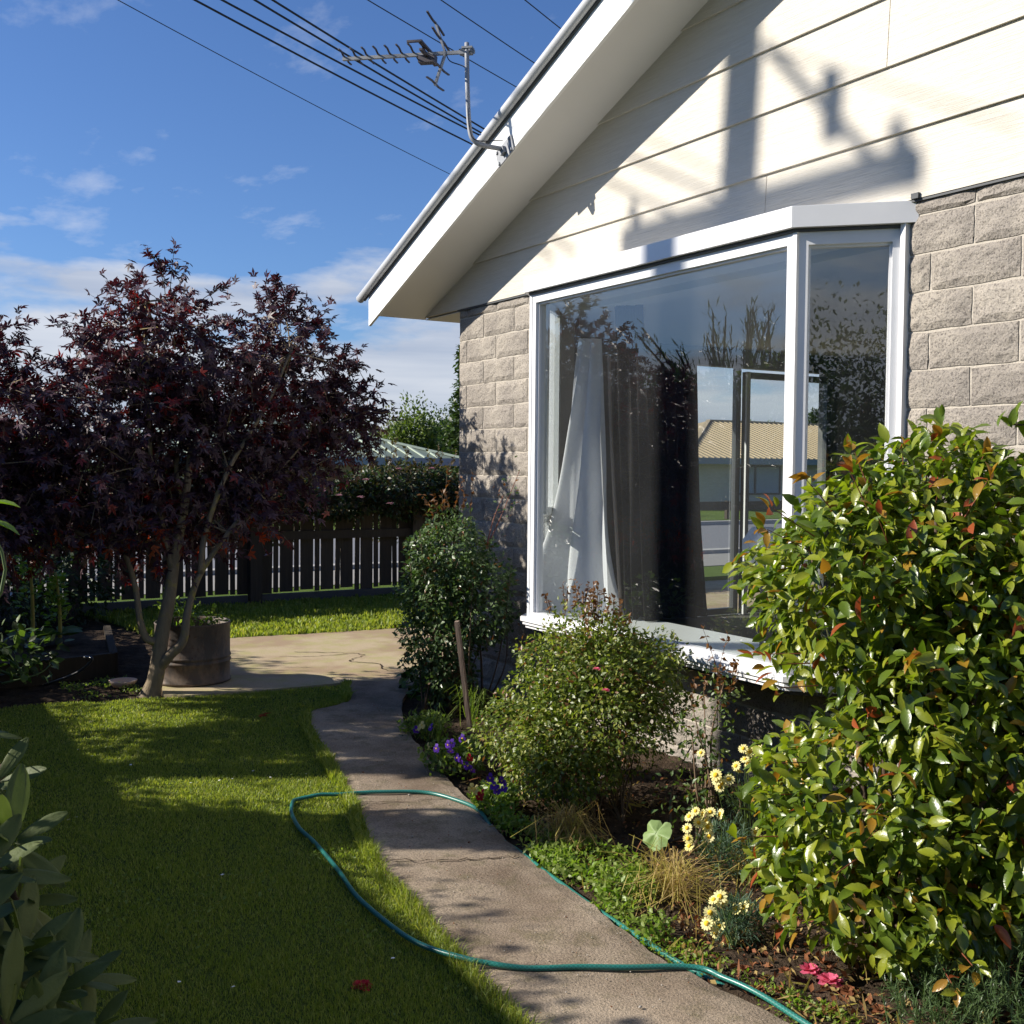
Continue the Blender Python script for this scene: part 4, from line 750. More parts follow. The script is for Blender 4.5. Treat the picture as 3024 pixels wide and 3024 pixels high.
# ------------------------------------------------------------------ lawn blades
def blades(name, polys, n, hmin, hmax, wmin, wmax, zf=0.004, near=None, cols=((.125, .185, .030), (.255, .31, .055), (.42, .40, .14)), lean=.5, keep=None):
    pts = []
    for poly in polys:
        q = np.array(poly); x0, y0 = q.min(0); x1, y1 = q.max(0); got = 0; X = np.empty(0); Y = np.empty(0)
        while len(X) < n:
            x = rng.uniform(x0, x1, n * 3); y = rng.uniform(y0, y1, n * 3); k = inpoly(x, y, poly)
            d = np.hypot(x - CAM[0], y - CAM[1]); k &= rng.random(len(x)) < np.clip((near or 4.0) / d, 0, 1) ** 1.3
            fx = np.stack([x, y, np.zeros(len(x))], -1) - CAM; zc = fx @ FWD; u = (fx @ IR) / zc; k &= (np.abs(u) < .53) & (zc > .5)
            if keep is not None: k &= keep(x, y)
            X = np.r_[X, x[k]]; Y = np.r_[Y, y[k]]
        pts.append(np.stack([X[:n], Y[:n]], -1))
    P = np.concatenate(pts); m = len(P); tuft = .5 + .5 * np.sin(P[:, 0] * 9 + 2 * np.sin(P[:, 1] * 7)) * np.sin(P[:, 1] * 11 + P[:, 0] * 3)
    dist = np.hypot(P[:, 0] - CAM[0], P[:, 1] - CAM[1])
    h = rng.uniform(hmin, hmax, m) * (.7 + .6 * tuft); wd = rng.uniform(wmin, wmax, m) * np.clip(dist / 4.5, .8, 2.2)
    a = rng.random(m) * 2 * math.pi; s = np.stack([np.cos(a), np.sin(a), np.zeros(m)], -1); b2 = rng.random(m) * 2 * math.pi; l = np.stack([np.cos(b2), np.sin(b2), np.zeros(m)], -1) * (h * lean * rng.random(m))[:, None]
    B = np.c_[P, np.full(m, zf)]; up = np.zeros((m, 3)); up[:, 2] = h
    V = np.stack([B - s * wd[:, None] / 2, B + s * wd[:, None] / 2, B + l * .35 + up * .6 + s * wd[:, None] * .4, B + l * .35 + up * .6 - s * wd[:, None] * .4, B + l + up * .93], 1)
    F = np.concatenate([np.array([[0, 1, 2], [0, 2, 3], [3, 2, 4]])[None] + (np.arange(m) * 5)[:, None, None]]).reshape(-1, 3)
    t = rng.random(m); c = np.array(cols); ci = np.where(t[:, None] < .5, c[0] + (c[1] - c[0]) * (t * 2)[:, None], c[1] + (c[2] - c[1]) * ((t - .5) * 2)[:, None] ** 2)
    C = np.repeat(np.c_[ci, np.ones(m)], 5, 0)
    me = fastmesh(name, V.reshape(-1, 3), F, [MT['grass']], None, True, C); return link(name, me, None, (0, 0, 0), 'stuff')
g1 = blades('grass', [LAWN], 310000, .009, .023, .0022, .0042, near=3.6, lean=.9)
setp(g1, 'mown green lawn grass beside the concrete path', 'grass')
g2 = blades('grass', [BACK], 26000, .03, .07, .006, .012, .006, near=9); setp(g2, 'bright strip of grass between the patio and the picket fence', 'grass')
edge = [(x, y) for x, y in PATH_L] + [(x, y - .07) for x, y in PATH_L[::-1]]
g3 = blades('grass', [edge], 8000, .02, .055, .0025, .005, .02, near=4.5, lean=1.3); setp(g3, 'longer grass leaning over the left edge of the path', 'grass')

# ------------------------------------------------------------------ garden hose
HOSE = [(2.48, -2.22, .036), (2.529, -2.125, .036), (2.56, -2.04, .036), (2.587, -1.969, .036), (2.64, -1.837, .040), (2.758, -1.663, .040), (2.933, -1.58, .040), (3.105, -1.559, .036), (3.30, -1.60, .012), (3.372, -1.627, .010), (3.517, -1.650, .012), (3.669, -1.650, .014), (3.915, -1.69, .014), (4.148, -1.705, .010), (4.499, -1.728, .010), (4.70, -1.745, .012), (4.86, -1.735, .010), (4.98, -1.70, -.012), (5.12, -1.66, -.03), (5.7, -1.62, -.03)]
HOSE2 = [(5.75, -1.75, .03), (5.4, -1.72, .040), (5.24, -1.715, .040), (5.09, -1.715, .040), (5.0, -1.73, .040), (4.912, -1.765, .040), (4.809, -1.924, .040), (4.73, -2.076, .040), (4.645, -2.224, .040), (4.56, -2.33, .044), (4.50, -2.385, .050), (4.336, -2.449, .044), (4.129, -2.47, .034), (3.81, -2.453, .024), (3.517, -2.418, .024), (3.11, -2.374, .024), (2.9, -2.36, .024), (2.70, -2.325, .024), (2.575, -2.27, .022), (2.50, -2.225, .022)]
mb = MB(); P = spline(HOSE2 + HOSE[1:], 9); P[:, :2] += np.c_[np.sin(np.arange(len(P)) * .37), np.cos(np.arange(len(P)) * .29)] * .004; mb.tube(P, .0092, 12, uvs=True); setp(mb.build('garden_hose', MT['hose'], None, True), 'teal braided garden hose looping over the lawn and across the concrete path', 'hose')

# ------------------------------------------------------------------ barrel planter on the patio
BX, BY = -.72, -1.86
bar_t = thing('drum_planter', (BX, BY, .022), 'half steel drum planter with grey rusty sides standing on the patio behind the maple', 'planter')
def lathe(mb, prof, cx, cy, n=48, mi=0):
    a = np.arange(n) / n * 2 * math.pi; V = np.concatenate([np.c_[cx + r * np.cos(a), cy + r * np.sin(a), np.full(n, zc)] for r, zc in prof]); m = len(prof)
    F = [(i * n + k, i * n + (k + 1) % n, (i + 1) * n + (k + 1) % n, (i + 1) * n + k) for i in range(m - 1) for k in range(n)]
    mb.add(V, F, mi)
mb = MB(); rr = .272; pf = [(rr - .01, .024), (rr + .006, .03), (rr + .006, .045), (rr, .05), (rr, .17), (rr + .008, .178), (rr + .008, .188), (rr, .196), (rr, .206), (rr + .008, .214), (rr + .006, .224), (rr, .232), (rr, .455), (rr + .005, .462), (rr, .470), (rr - .006, .468), (rr - .006, .38)]
lathe(mb, pf, BX, BY); mb.build('drum', MT['drum'], bar_t, True)
mb = MB(); lathe(mb, [(.0001, .40), (.14, .405), (.264, .39)], BX, BY); mb.build('potting_soil', MT['soil'], bar_t, True)
sau = MB(); lathe(sau, [(.0001, .012), (.06, .012), (.085, .045), (.094, .052), (.10, .050), (.098, .04), (.07, .004), (.0001, .004)], -.83, -2.34, 32)
setp(sau.build('saucer', MT['terracotta'], None, True), 'pale round pot saucer lying on the soil left of the maple trunk', 'saucer')

def stems(parent, base, tips, r0, r1, mat, nm='stem', bend=.15, k=5, one=True):
    mb = MB()
    for t in tips:
        a = np.array(base if np.ndim(base) == 1 else base[rng.integers(len(base))], float); t = np.array(t, float); m = (a + t) / 2 + rng.normal(size=3) * bend * np.linalg.norm(t - a) * .5; m[2] = max(m[2], .02)
        mb.tube(spline([a, m, t], 4), np.linspace(r0, r1, 9), k)
    return mb.build(nm, MT[mat], parent, True)
def updir(n, up=1.0, sp=.6): v = rnd(n) * sp; v[:, 2] = np.abs(v[:, 2]) * .5 + up; return unit(v)
# plants in the drum
for i, (dx, dy, hh, lab) in enumerate(((-.16, -.12, .24, 'tallest leafy green seedling at the left rim of the steel drum'), (.02, -.02, .19, 'small leafy green seedling in the middle of the steel drum'), (.14, .12, .14, 'low leafy green seedling at the right rim of the steel drum'))):
    bx, by = BX + dx, BY + dy; t = thing('seedling', (bx, by, .40), lab, 'plant', 'green plants in the drum')
    n = 90 if i else 110; P, d = blob_pts(n, [((bx, by, .40 + hh * .65), (.085, .085, hh * .6))], .9)
    stems(t, (bx, by, .39), P[::9], .004, .002, 'gstem'); leaves(t, 'leaf', TH, [MT['sprout'], MT['weed']], P, unit(d + rnd(n) * .5), updir(n), rng.uniform(.03, .05, n), rng.integers(0, 2, n), 40)

# ------------------------------------------------------------------ japanese maple
MBASE = np.array([-.42, -2.235, 0.0])
def ml(a, h, c): return MBASE + RH * a + UP * h + FH * c
maple = thing('japanese_maple', tuple(MBASE), 'dark purple japanese maple with a forked grey brown trunk at the edge of the lawn', 'tree')
mb = MB(); mb.tube(spline([ml(-.02, -.05, 0), ml(.0, .02, 0), ml(.04, .16, 0), ml(.07, .42, .02), ml(.12, .68, .03), ml(.15, .98, .08), ml(.20, 1.35, .15), ml(.22, 1.8, .25)], 7), np.interp(np.linspace(0, 1, 50), [0, .06, .2, .5, 1], [.105, .085, .060, .05, .022]), 12); mb.build('trunk', MT['mbark'], maple, True)
LIMBS = [([ml(.06, .20, 0), ml(.15, .30, -.03), ml(.235, .40, -.02), ml(.265, .62, .0), ml(.33, .86, .08), ml(.50, 1.15, .2), ml(.68, 1.45, .5), ml(.95, 1.85, .9)], .042, .006),
 ([ml(.03, .38, 0), ml(-.03, .42, -.02), ml(-.07, .56, -.03), ml(-.11, .78, .0), ml(-.22, 1.05, .05), ml(-.45, 1.4, .1), ml(-.8, 1.8, .2)], .030, .010),
 ([ml(.14, .9, .05), ml(.05, 1.2, .1), ml(-.02, 1.6, .1), ml(-.05, 2.2, .1), ml(-.1, 2.8, .2)], .028, .008), ([ml(.33, .86, .08), ml(.36, 1.15, .1), ml(.50, 1.6, .2), ml(.72, 2.1, .5), ml(.85, 2.5, .7)], .025, .008),
 ([ml(.2, 1.3, .12), ml(.1, 1.7, .3), ml(.25, 2.2, .5), ml(.2, 2.6, .6)], .022, .007), ([ml(.5, 1.15, .2), ml(.72, 1.38, .6), ml(.88, 1.55, .9), ml(1.0, 1.85, 1.2)], .018, .006), ([ml(-.22, 1.05, .05), ml(-.5, 1.15, .0), ml(-.9, 1.4, -.1), ml(-1.2, 1.7, -.1)], .018, .006)]
for pts, r0, r1 in LIMBS:
    mb = MB(); q = spline(pts, 6); mb.tube(q, np.linspace(r0, r1, len(q)), 9); mb.build('limb', MT['mbark'], maple, True)
def mblob(a, h, c, ra, rh, rc=None): return (ml(a, h, c), (rc or ra, ra, rh))
MB_ = [mblob(-.25, 2.02, .15, .62, .42), mblob(.02, 2.48, .2, .46, .44), mblob(-.45, 1.55, .1, .62, .34), mblob(-.95, 1.95, -.25, .48, .5), mblob(-1.15, 1.45, -.3, .42, .38), mblob(.84, 2.20, 1.0, .46, .44), mblob(.66, 2.62, .95, .30, .36), mblob(1.19, 2.08, 1.3, .28, .28), mblob(.64, 1.66, .9, .48, .22), mblob(.30, 1.85, .5, .50, .42), mblob(-.1, 1.18, .25, .5, .20), mblob(.42, 1.32, .5, .45, .20), mblob(-.9, 1.2, -.3, .38, .20), mblob(.90, 1.68, 1.2, .30, .16)]
ntw = 3500; P0, d0 = blob_pts(ntw, MB_, .75, .22)
# thinner where the photograph lets the sky through
hole = np.sin(P0[:, 0] * 7.1 + 1.3) * np.sin(P0[:, 1] * 6.3 + .4) * np.sin(P0[:, 2] * 10.5 + 2.0) + .35 * np.sin(P0[:, 0] * 15 + P0[:, 2] * 13)
k = ~(((np.linalg.norm((P0 - ml(-.30, 2.1, .1)) / [.5, .5, .25], axis=1) < .6) & (rng.random(ntw) < .5)) | ((hole > .30) & (P0[:, 2] > 1.55) & (rng.random(ntw) < .75))); P0 = P0[k]; d0 = d0[k]; ntw = len(P0)
td = unit(d0 + rnd(ntw) * .45 + [0, 0, .15]); P = []; L = []; N = []; tw = MB()
for i in range(ntw):
    ln = .12 + .17 * rng.random(); m = rng.integers(5, 9); tt = np.linspace(.1, 1, m)[:, None]
    q = P0[i] + td[i] * ln * tt + np.array([0, 0, -.05]) * tt ** 2; P.append(q); L.append(unit(td[i] * .7 + rnd(m) * .6 + [0, 0, -.35])); N.append(unit(rnd(m) * .5 + [0, 0, 1.0] + d0[i] * .45))
    if i % 2 == 0: tw.tube([P0[i] - td[i] * .12, P0[i] + td[i] * ln * .5, q[-1]], [.0035, .0022, .001], 3, cap=False)
for i in range(0, ntw, 9):
    j = rng.integers(len(LIMBS)); q = LIMBS[j][0]; src = min((pp for Lm in LIMBS for pp in Lm[0][2:]), key=lambda pp: np.linalg.norm(pp - P0[i])); mid = (src + P0[i]) / 2 + rnd(1)[0] * .06
    tw.tube(spline([src, mid, P0[i]], 3), np.linspace(.007, .003, 7), 4, cap=False)
# long sprays that break the outline
for a, h, c, da, dh in ((-.35, 2.55, .1, -.36, .06), (-.45, 2.25, .1, -.34, .10), (.20, 2.72, .2, .34, .20), (.05, 2.9, .2, -.08, .22), (.68, 2.90, .9, .03, .18), (.90, 2.68, 1.0, .14, .08), (1.18, 2.30, 1.3, .12, .18), (1.28, 2.05, 1.35, .20, .02), (.46, 2.62, .9, -.16, .12), (1.12, 2.42, 1.2, .10, .18)):
    a0 = ml(a, h, c); a1 = ml(a + da, h + dh, c - .05); q = spline([a0, (a0 + a1) / 2 + [0, 0, .03], a1], 5); tw.tube(q, np.linspace(.004, .0012, len(q)), 4, cap=False)
    m = len(q) * 2; qq = np.repeat(q, 2, 0) + rnd(m) * .012; P.append(qq); L.append(unit(unit(a1 - a0) * .6 + rnd(m) * .6 + [0, 0, -.3])); N.append(unit(rnd(m) * .5 + [0, 0, 1.0]))
P = np.concatenate(P); L = np.concatenate(L); N = np.concatenate(N); n = len(P)
tw.build('twigs', MT['mbark'], maple, kind='stuff')
rp = np.sin(P[:, 0] * 4.2 + 1) * np.sin(P[:, 1] * 3.7) * np.sin(P[:, 2] * 5.1 + .5) + rng.normal(size=n) * .45; MI = np.where(rp > .80, 2, np.where(rp > .05, 1, 0)); MI[(P[:, 2] < 1.25) & (rng.random(n) < .10)] = 3
leaves(maple, 'leaf', TS, [MT['mapA'], MT['mapB'], MT['mapC'], MT['mapD']], P, L, N, rng.uniform(.052, .078, n), MI, 300)

# ------------------------------------------------------------------ bushes
def bush(name, base, blobs, n, tmpl, mats, wts, size, label, cat, upw=.6, out=.8, nparts=300, stem='stem', nst=16, shell=.5, lumpy=.18, r0=.008, sprays=0, slen=.18, smooth=False, group=None, droop=.25, joined='foliage', sbase=None, sspread=.10):
    t = thing(name, base, label, cat, group); P, d = blob_pts(n, blobs, shell, lumpy); ok = P[:, 2] > base[2] + .012; P = P[ok]; d = d[ok]; m = len(P)
    L = unit(d * out + rnd(m) * .7 + [0, 0, -droop]); N = unit(rnd(m) * .5 + d * .45 - SUNDIR * .35 + [0, 0, upw]); S = rng.uniform(*size, m); MI = rng.choice(len(mats), m, p=wts)
    bs = [np.array(base) + np.array([rng.normal() * sspread, rng.normal() * sspread, -.02]) for _ in range(5)]
    mb = MB()
    for i in range(nst):
        a = bs[i % 5]; q = P[rng.integers(m)]; md = a + (q - a) * .5 + rnd(1)[0] * .05; md[2] = max(md[2], a[2] + .05); mb.tube(spline([a, md, q], 5), np.linspace(r0, r0 * .3, 11), 6)
    if nst: mb.build('stem' if sspread < .3 else 'canes', MT[stem], t, True, kind=None if sspread < .3 else 'stuff')
    if sprays:
        PP, LL, NN = [], [], []; tw = MB(); top = np.argsort(-P[:, 2] + rng.random(m) * .35)[:sprays * 3]; sel = rng.choice(top, sprays)
        for i in sel:
            dr = unit(d[i] * .7 + [0, 0, .9] + rnd(1)[0] * .25); ln = slen * (.5 + rng.random()); q = P[i] + dr * ln * np.linspace(0, 1, 7)[:, None]; tw.tube(q, np.linspace(.0028, .0012, 7), 4, cap=False)
            PP.append(np.repeat(q[1:], 2, 0)); k = 12; LL.append(unit(dr * .5 + rnd(k) * .8)); NN.append(unit(rnd(k) * .5 + [0, 0, 1.]))
        tw.build('twigs', MT[stem], t, kind='stuff'); PP = np.concatenate(PP); k = len(PP)
        P = np.r_[P, PP]; L = np.r_[L, np.concatenate(LL)]; N = np.r_[N, np.concatenate(NN)]; S = np.r_[S, rng.uniform(size[0], size[1], k)]; MI = np.r_[MI, np.full(k, len(mats) - 1)]
    leaves(t, 'leaf', tmpl, mats, P, L, N, S, MI, nparts, joined, smooth); return t
# the tall rose at the corner of the path
rose1 = bush('rose_bush', (1.16, -.62, 0), [((1.02, -.62, 1.04), (.29, .29, .30)), ((.98, -.68, .80), (.28, .26, .28)), ((1.20, -.48, .75), (.24, .26, .34)), ((1.06, -.72, .50), (.28, .25, .22)), ((1.08, -.66, .26), (.22, .20, .18))], 12500, TROSE, [MT['roseA'], MT['roseB'], MT['roseC']], [.72, .24, .04], (.028, .044),
    'tall narrow dark green rose bush in front of the house corner beside the patio', 'bush', stem='stem', nst=26, sprays=10, slen=.2, r0=.007)
for zt, dx, dy in ((1.62, .16, .16), (1.45, .05, .1)):
    mb = MB(); mb.tube(spline([(1.14, -.40, 1.1), (1.14 + dx * .3, -.40 + dy * .5, 1.3), (1.14 + dx, -.40 + dy, zt)], 6), np.linspace(.005, .002, 13), 6); mb.build('cane', MT['redstem'], rose1, True)
    n = 26; q = np.array([1.14 + dx * .7, -.40 + dy * .8, zt - .12]) + rnd(n) * [.035, .035, .09]; leaves(rose1, 'leaf', TROSE, [MT['roseC'], MT['roseA']], q, updir(n, .2), updir(n), rng.uniform(.025, .035, n), rng.integers(0, 2, n), 10)
stk = MB(); a = np.array([1.585, -.75, -.06]); bb = np.array([1.616, -.874, .694]); bar(stk, a, bb, .017, .012); setp(stk.build('garden_stake', MT['stake'], None), 'weathered square wooden stake leaning in front of the tall rose bush', 'stake')
# the wide small leaved rose below the bay window
RB = (3.34, -1.02, 0)
rose2 = bush('rose_bush', RB, [((3.10, -.94, .68), (.32, .36, .27)), ((3.30, -1.02, .46), (.36, .34, .30)), ((3.18, -.72, .58), (.32, .30, .28)), ((3.20, -.86, .68), (.27, .27, .21)), ((3.05, -1.20, .34), (.33, .26, .27)), ((3.30, -1.22, .30), (.30, .22, .26))], 26000, TROSE, [MT['minA'], MT['minB'], MT['roseC']], [.62, .30, .08], (.020, .033),
    'wide rounded small leaved rose bush with two pink blooms below the bay window', 'bush', nst=30, sprays=30, slen=.10, r0=.005)
def rosette(mb, c, r, mi=0, k=12):
    """crumpled double bloom: overlapping cupped petals"""
    for i in range(k):
        a = i * 2.4; el = .3 + .9 * i / k; rr_ = r * (1 - .45 * i / k); d = np.array([math.cos(a) * math.cos(el), math.sin(a) * math.cos(el), math.sin(el) * .8]); p = np.array([-math.sin(a), math.cos(a), 0]); u = np.cross(d, p)
        V = [c, c + d * rr_ * .6 - p * rr_ * .4 - u * .1 * rr_, c + d * rr_ * 1.0 - p * rr_ * .22 - u * .35 * rr_, c + d * rr_ * 1.05 + p * rr_ * .25 - u * .3 * rr_, c + d * rr_ * .6 + p * rr_ * .42 - u * .1 * rr_]
        mb.add(np.array(V) + rng.normal(size=(5, 3)) * r * .04, [(0, 1, 2, 3), (0, 3, 4)], mi)
def at(x, y, Z):
    """point Z metres in front of the camera on the ray through photo pixel (x, y) of 1932"""
    k = 3024 / 1932; d = FWD + IR * (x * k - 1512) / 3300 - IU * (y * k - 1512) / 3300; return CAM + d * Z
def gp(x, y, z=0.0):
    k = 3024 / 1932; d = FWD + IR * (x * k - 1512) / 3300 - IU * (y * k - 1512) / 3300; return CAM + d * (z - CAM[2]) / d[2]
for x, y in ((1125, 1262), (1142, 1302)):
    mb = MB(); rosette(mb, at(x, y, 4.78), .020); mb.build('bloom', MT['pinkpet'], rose2)
# thin rose and mallow between the wide rose and the camellia
bush('rose_bush', (3.86, -.86, 0), [((3.80, -.80, .42), (.17, .17, .2)), ((3.88, -.90, .2), (.24, .2, .16)), ((3.74, -.62, .60), (.12, .13, .14))], 600, TROSE, [MT['minA'], MT['roseA'], MT['roseC']], [.5, .42, .08], (.024, .038), 'sparse young rose with thin canes right of the wide rose bush', 'bush', nst=14, sprays=8, slen=.18, shell=.9, nparts=220)
mal = thing('mallow', (3.93, -1.08, 0), 'single large round pale green leaf on a stalk between the roses and yellow daisies', 'plant')
mb = MB(); c = at(1238, 1572, 4.58); mb.tube(spline([(3.99, -1.16, 0), (4.02, -1.18, .10), c - [0, 0, .0]], 6), .005, 6); mb.build('stalk', MT['gstem'], mal, True)
V = [tuple(c)]; F = []; m = 36; nx_ = unit(-FWD * .6 - SUNDIR * .8 + UP * .2); ux = unit(np.cross(UP, nx_)); uy = np.cross(nx_, ux)
for ring in (1, 2, 3):
    for i in range(m):
        a = i / m * 2 * math.pi; r = .068 * ring / 3 * (1 + .045 * math.cos(a * 5) + .05 * math.cos(a * 13) * (ring == 3)) * (1 - .35 * math.exp(-((a - math.pi / 2) / .3) ** 2)); V.append(tuple(c + ux * r * math.cos(a) + uy * r * math.sin(a) + nx_ * (.007 * math.cos(a * 5) * ring / 3 + .004 * math.cos(a * 9 + 1) * ring / 3 - .007 * ring + .012 * abs(math.cos(a)))))
F = [(0, 1 + i, 1 + (i + 1) % m) for i in range(m)] + [(1 + (g_ - 1) * m + i, 1 + g_ * m + i, 1 + g_ * m + (i + 1) % m, 1 + (g_ - 1) * m + (i + 1) % m) for g_ in (1, 2) for i in range(m)]
mb = MB(); mb.add(V, F); mb.build('leaf', MT['holly'], mal, True)

# ------------------------------------------------------------------ camellia
CB = (5.10, -1.02, 0)
cam_t = bush('camellia_bush', CB, [((4.94, -1.0, 1.24), (.45, .46, .35)), ((5.10, -.90, 1.36), (.34, .34, .42)), ((5.24, -.95, .92), (.36, .42, .30)), ((5.05, -1.02, .50), (.46, .50, .34)), ((5.30, -.72, 1.22), (.42, .42, .46)), ((5.40, -.72, .60), (.46, .46, .50)), ((5.15, -1.14, .28), (.42, .40, .20))], 17000, TL,
    [MT['camA'], MT['camB'], MT['camC'], MT['camD']], [.54, .41, .043, .007], (.040, .082), 'large glossy camellia bush with bronze young leaves filling the right side below the wall', 'bush', upw=.80, out=.62, nparts=300, stem='bark', nst=26, shell=.34, lumpy=.10, r0=.016, droop=.30, smooth=True, sspread=.06)
# young bronze shoots on its top and sides
P = []; tw = MB(); L = []; N = []
for x, y, Z in ((1420, 985, 3.75), (1405, 1080, 3.8), (1500, 880, 3.75), (1430, 940, 3.7), (1590, 860, 3.6), (1600, 820, 3.75), (1700, 815, 3.8), (1760, 800, 3.75), (1790, 850, 3.6), (1870, 830, 3.6), (1650, 960, 3.5), (1880, 880, 3.4), (1430, 1255, 3.65), (1440, 1300, 3.6), (1390, 1235, 3.7), (1370, 1580, 3.75), (1420, 1500, 3.75), (1440, 1440, 3.75), (1620, 1600, 3.35), (1640, 1545, 3.3), (1560, 1660, 3.3), (1780, 1385, 3.3), (1730, 1240, 3.3), (1850, 1000, 3.4), (1850, 1840, 3.15), (1810, 1880, 3.15), (1690, 1470, 3.2)):
    c = at(x, y, Z); inn = np.array([5.1, -1.0, min(1.2, c[2])]); c = c + (inn - c) * .09; tw.tube([c + (inn - c) * .3, c], [.0025, .0012], 5, cap=False); m = 5
    P.append(c + rnd(m) * .012); L.append(unit(unit(c - inn) * .8 + rnd(m) * .7)); N.append(updir(m, .9, .7))
P = np.concatenate(P); n = len(P); tw.build('young_shoots', MT['redstem'], cam_t, kind='stuff'); leaves(cam_t, 'young_leaf', TL, [MT['camC'], MT['camB'], MT['camD']], P, np.concatenate(L), np.concatenate(N), rng.uniform(.045, .07, n), rng.choice(3, n, p=[.45, .45, .10]), 300, smooth=True)
# a second camellia whose twig pokes in at the right edge
c = at(1905, 800, 3.6); e = np.array([5.9, -.45, 0])
cb2 = thing('camellia_bush', tuple(e), 'single leafy camellia twig poking in from the right edge above the large camellia', 'bush')
mb = MB(); mb.tube(spline([e, e + [.05, 0, .9], e + [-.1, -.05, 1.5], c + [.12, .1, -.03], c], 6), np.linspace(.012, .003, 25), 6); mb.build('stem', MT['bark'], cb2, True)
n = 9; leaves(cb2, 'leaf', TL, [MT['camA']], c + rnd(n) * .02 + RH * .02, unit(rnd(n) * .6 + UP * .8 - RH * .2), updir(n, .4), np.full(n, .065), np.zeros(n, int), 9, smooth=True)
P_, d_ = blob_pts(500, [(e + [.25, .05, 1.0], (.3, .3, .6))], .5); leaves(cb2, 'leaf', TL, [MT['camA']], P_, unit(d_ + rnd(500) * .5), updir(500), rng.uniform(.055, .08, 500), np.zeros(500, int), 0, smooth=True)

# ------------------------------------------------------------------ flowers
def daisy(parent, c, r, face, mp='creampet', mc='yelcen'):
    f = unit(np.array(face, float)); u = unit(np.cross(f, [0.3, .2, 1.0])); v = np.cross(f, u); mb = MB(); k = 13
    for i in range(k):
        a = i / k * 2 * math.pi + rng.normal() * .05; d = u * math.cos(a) + v * math.sin(a); p = np.cross(f, d); dr = -.16 * r * rng.random()
        mb.add([c + d * r * .25 - p * r * .08, c + d * r * .25 + p * r * .08, c + d * r * .8 + p * r * .16 + f * dr, c + d * r * 1.0 + f * dr, c + d * r * .8 - p * r * .16 + f * dr], [(0, 1, 2, 3, 4)])
    o = mb.build('flower', MT[mp], parent)
    mb = MB(); n = 10
    V = [c + f * r * .22] + [c + (u * math.cos(i / n * 6.283) + v * math.sin(i / n * 6.283)) * r * .36 + f * r * .10 for i in range(n)] + [c + (u * math.cos(i / n * 6.283) + v * math.sin(i / n * 6.283)) * r * .38 - f * r * .02 for i in range(n)]
    mb.add(V, [(0, 1 + i, 1 + (i + 1) % n) for i in range(n)] + [(1 + i, 1 + n + i, 1 + n + (i + 1) % n, 1 + (i + 1) % n) for i in range(n)]); mb.build('centre', MT[mc], o, True)
def marguerite(base, pts, label, fol, nf=900, fr=.17):
    t = thing('daisy_plant', tuple(base), label, 'flower', 'yellow daisy plants in the bed'); st = MB()
    for q in pts:
        q = np.array(q); face = unit(-SUNDIR * .8 - FWD * .7 + UP * .3 + rnd(1)[0] * .35); st.tube(spline([np.array(base), (np.array(base) + q) / 2 + rnd(1)[0] * .02, q - face * .004], 5), np.linspace(.0025, .0014, 11), 5, cap=False); daisy(t, q, .0225 + rng.normal() * .0025, face)
    st.build('stem', MT['gstem'], t, True); P, d = blob_pts(nf, fol, .9); k = P[:, 2] > 0.0; P = P[k]; d = d[k]; n = len(P)
    leaves(t, 'leaf', TN, [MT['fern']], P, unit(d + rnd(n) * .8 + UP * .5), updir(n), rng.uniform(.02, .045, n), np.zeros(n, int), 0)
A = [(1405, 1432), (1415, 1418), (1388, 1445), (1432, 1415), (1402, 1412), (1352, 1472), (1358, 1485), (1350, 1462), (1362, 1478), (1375, 1470), (1425, 1450), (1395, 1455), (1410, 1440), (1322, 1420), (1435, 1425)]
marguerite(gp(1420, 1600), [at(x, y, 4.55) for x, y in A], 'tall yellow daisies against the shaded wall left of the camellia', [(gp(1410, 1580) + [0, 0, .14], (.13, .13, .16))])
A = [(1298, 1582), (1296, 1562), (1300, 1596), (1338, 1578), (1335, 1560), (1312, 1530), (1325, 1535), (1340, 1532), (1358, 1536), (1318, 1552), (1300, 1540), (1332, 1548), (1425, 1570), (1428, 1580)]
marguerite(gp(1345, 1640), [at(x, y, 4.35) for x, y in A], 'yellow daisies with blue green feathery leaves beside the mallow leaf', [(gp(1375, 1650) + [0, 0, .10], (.12, .12, .12))], 1300)
A = [(1346, 1697), (1340, 1722), (1358, 1692), (1388, 1713), (1402, 1712), (1333, 1742), (1355, 1747), (1350, 1760), (1380, 1770), (1372, 1775), (1362, 1702)]
marguerite(gp(1385, 1790), [at(x, y, 3.88) for x, y in A], 'lowest clump of yellow daisies over bare soil nearest the path', [(gp(1392, 1770) + [0, 0, .06], (.10, .10, .08))], 1300)
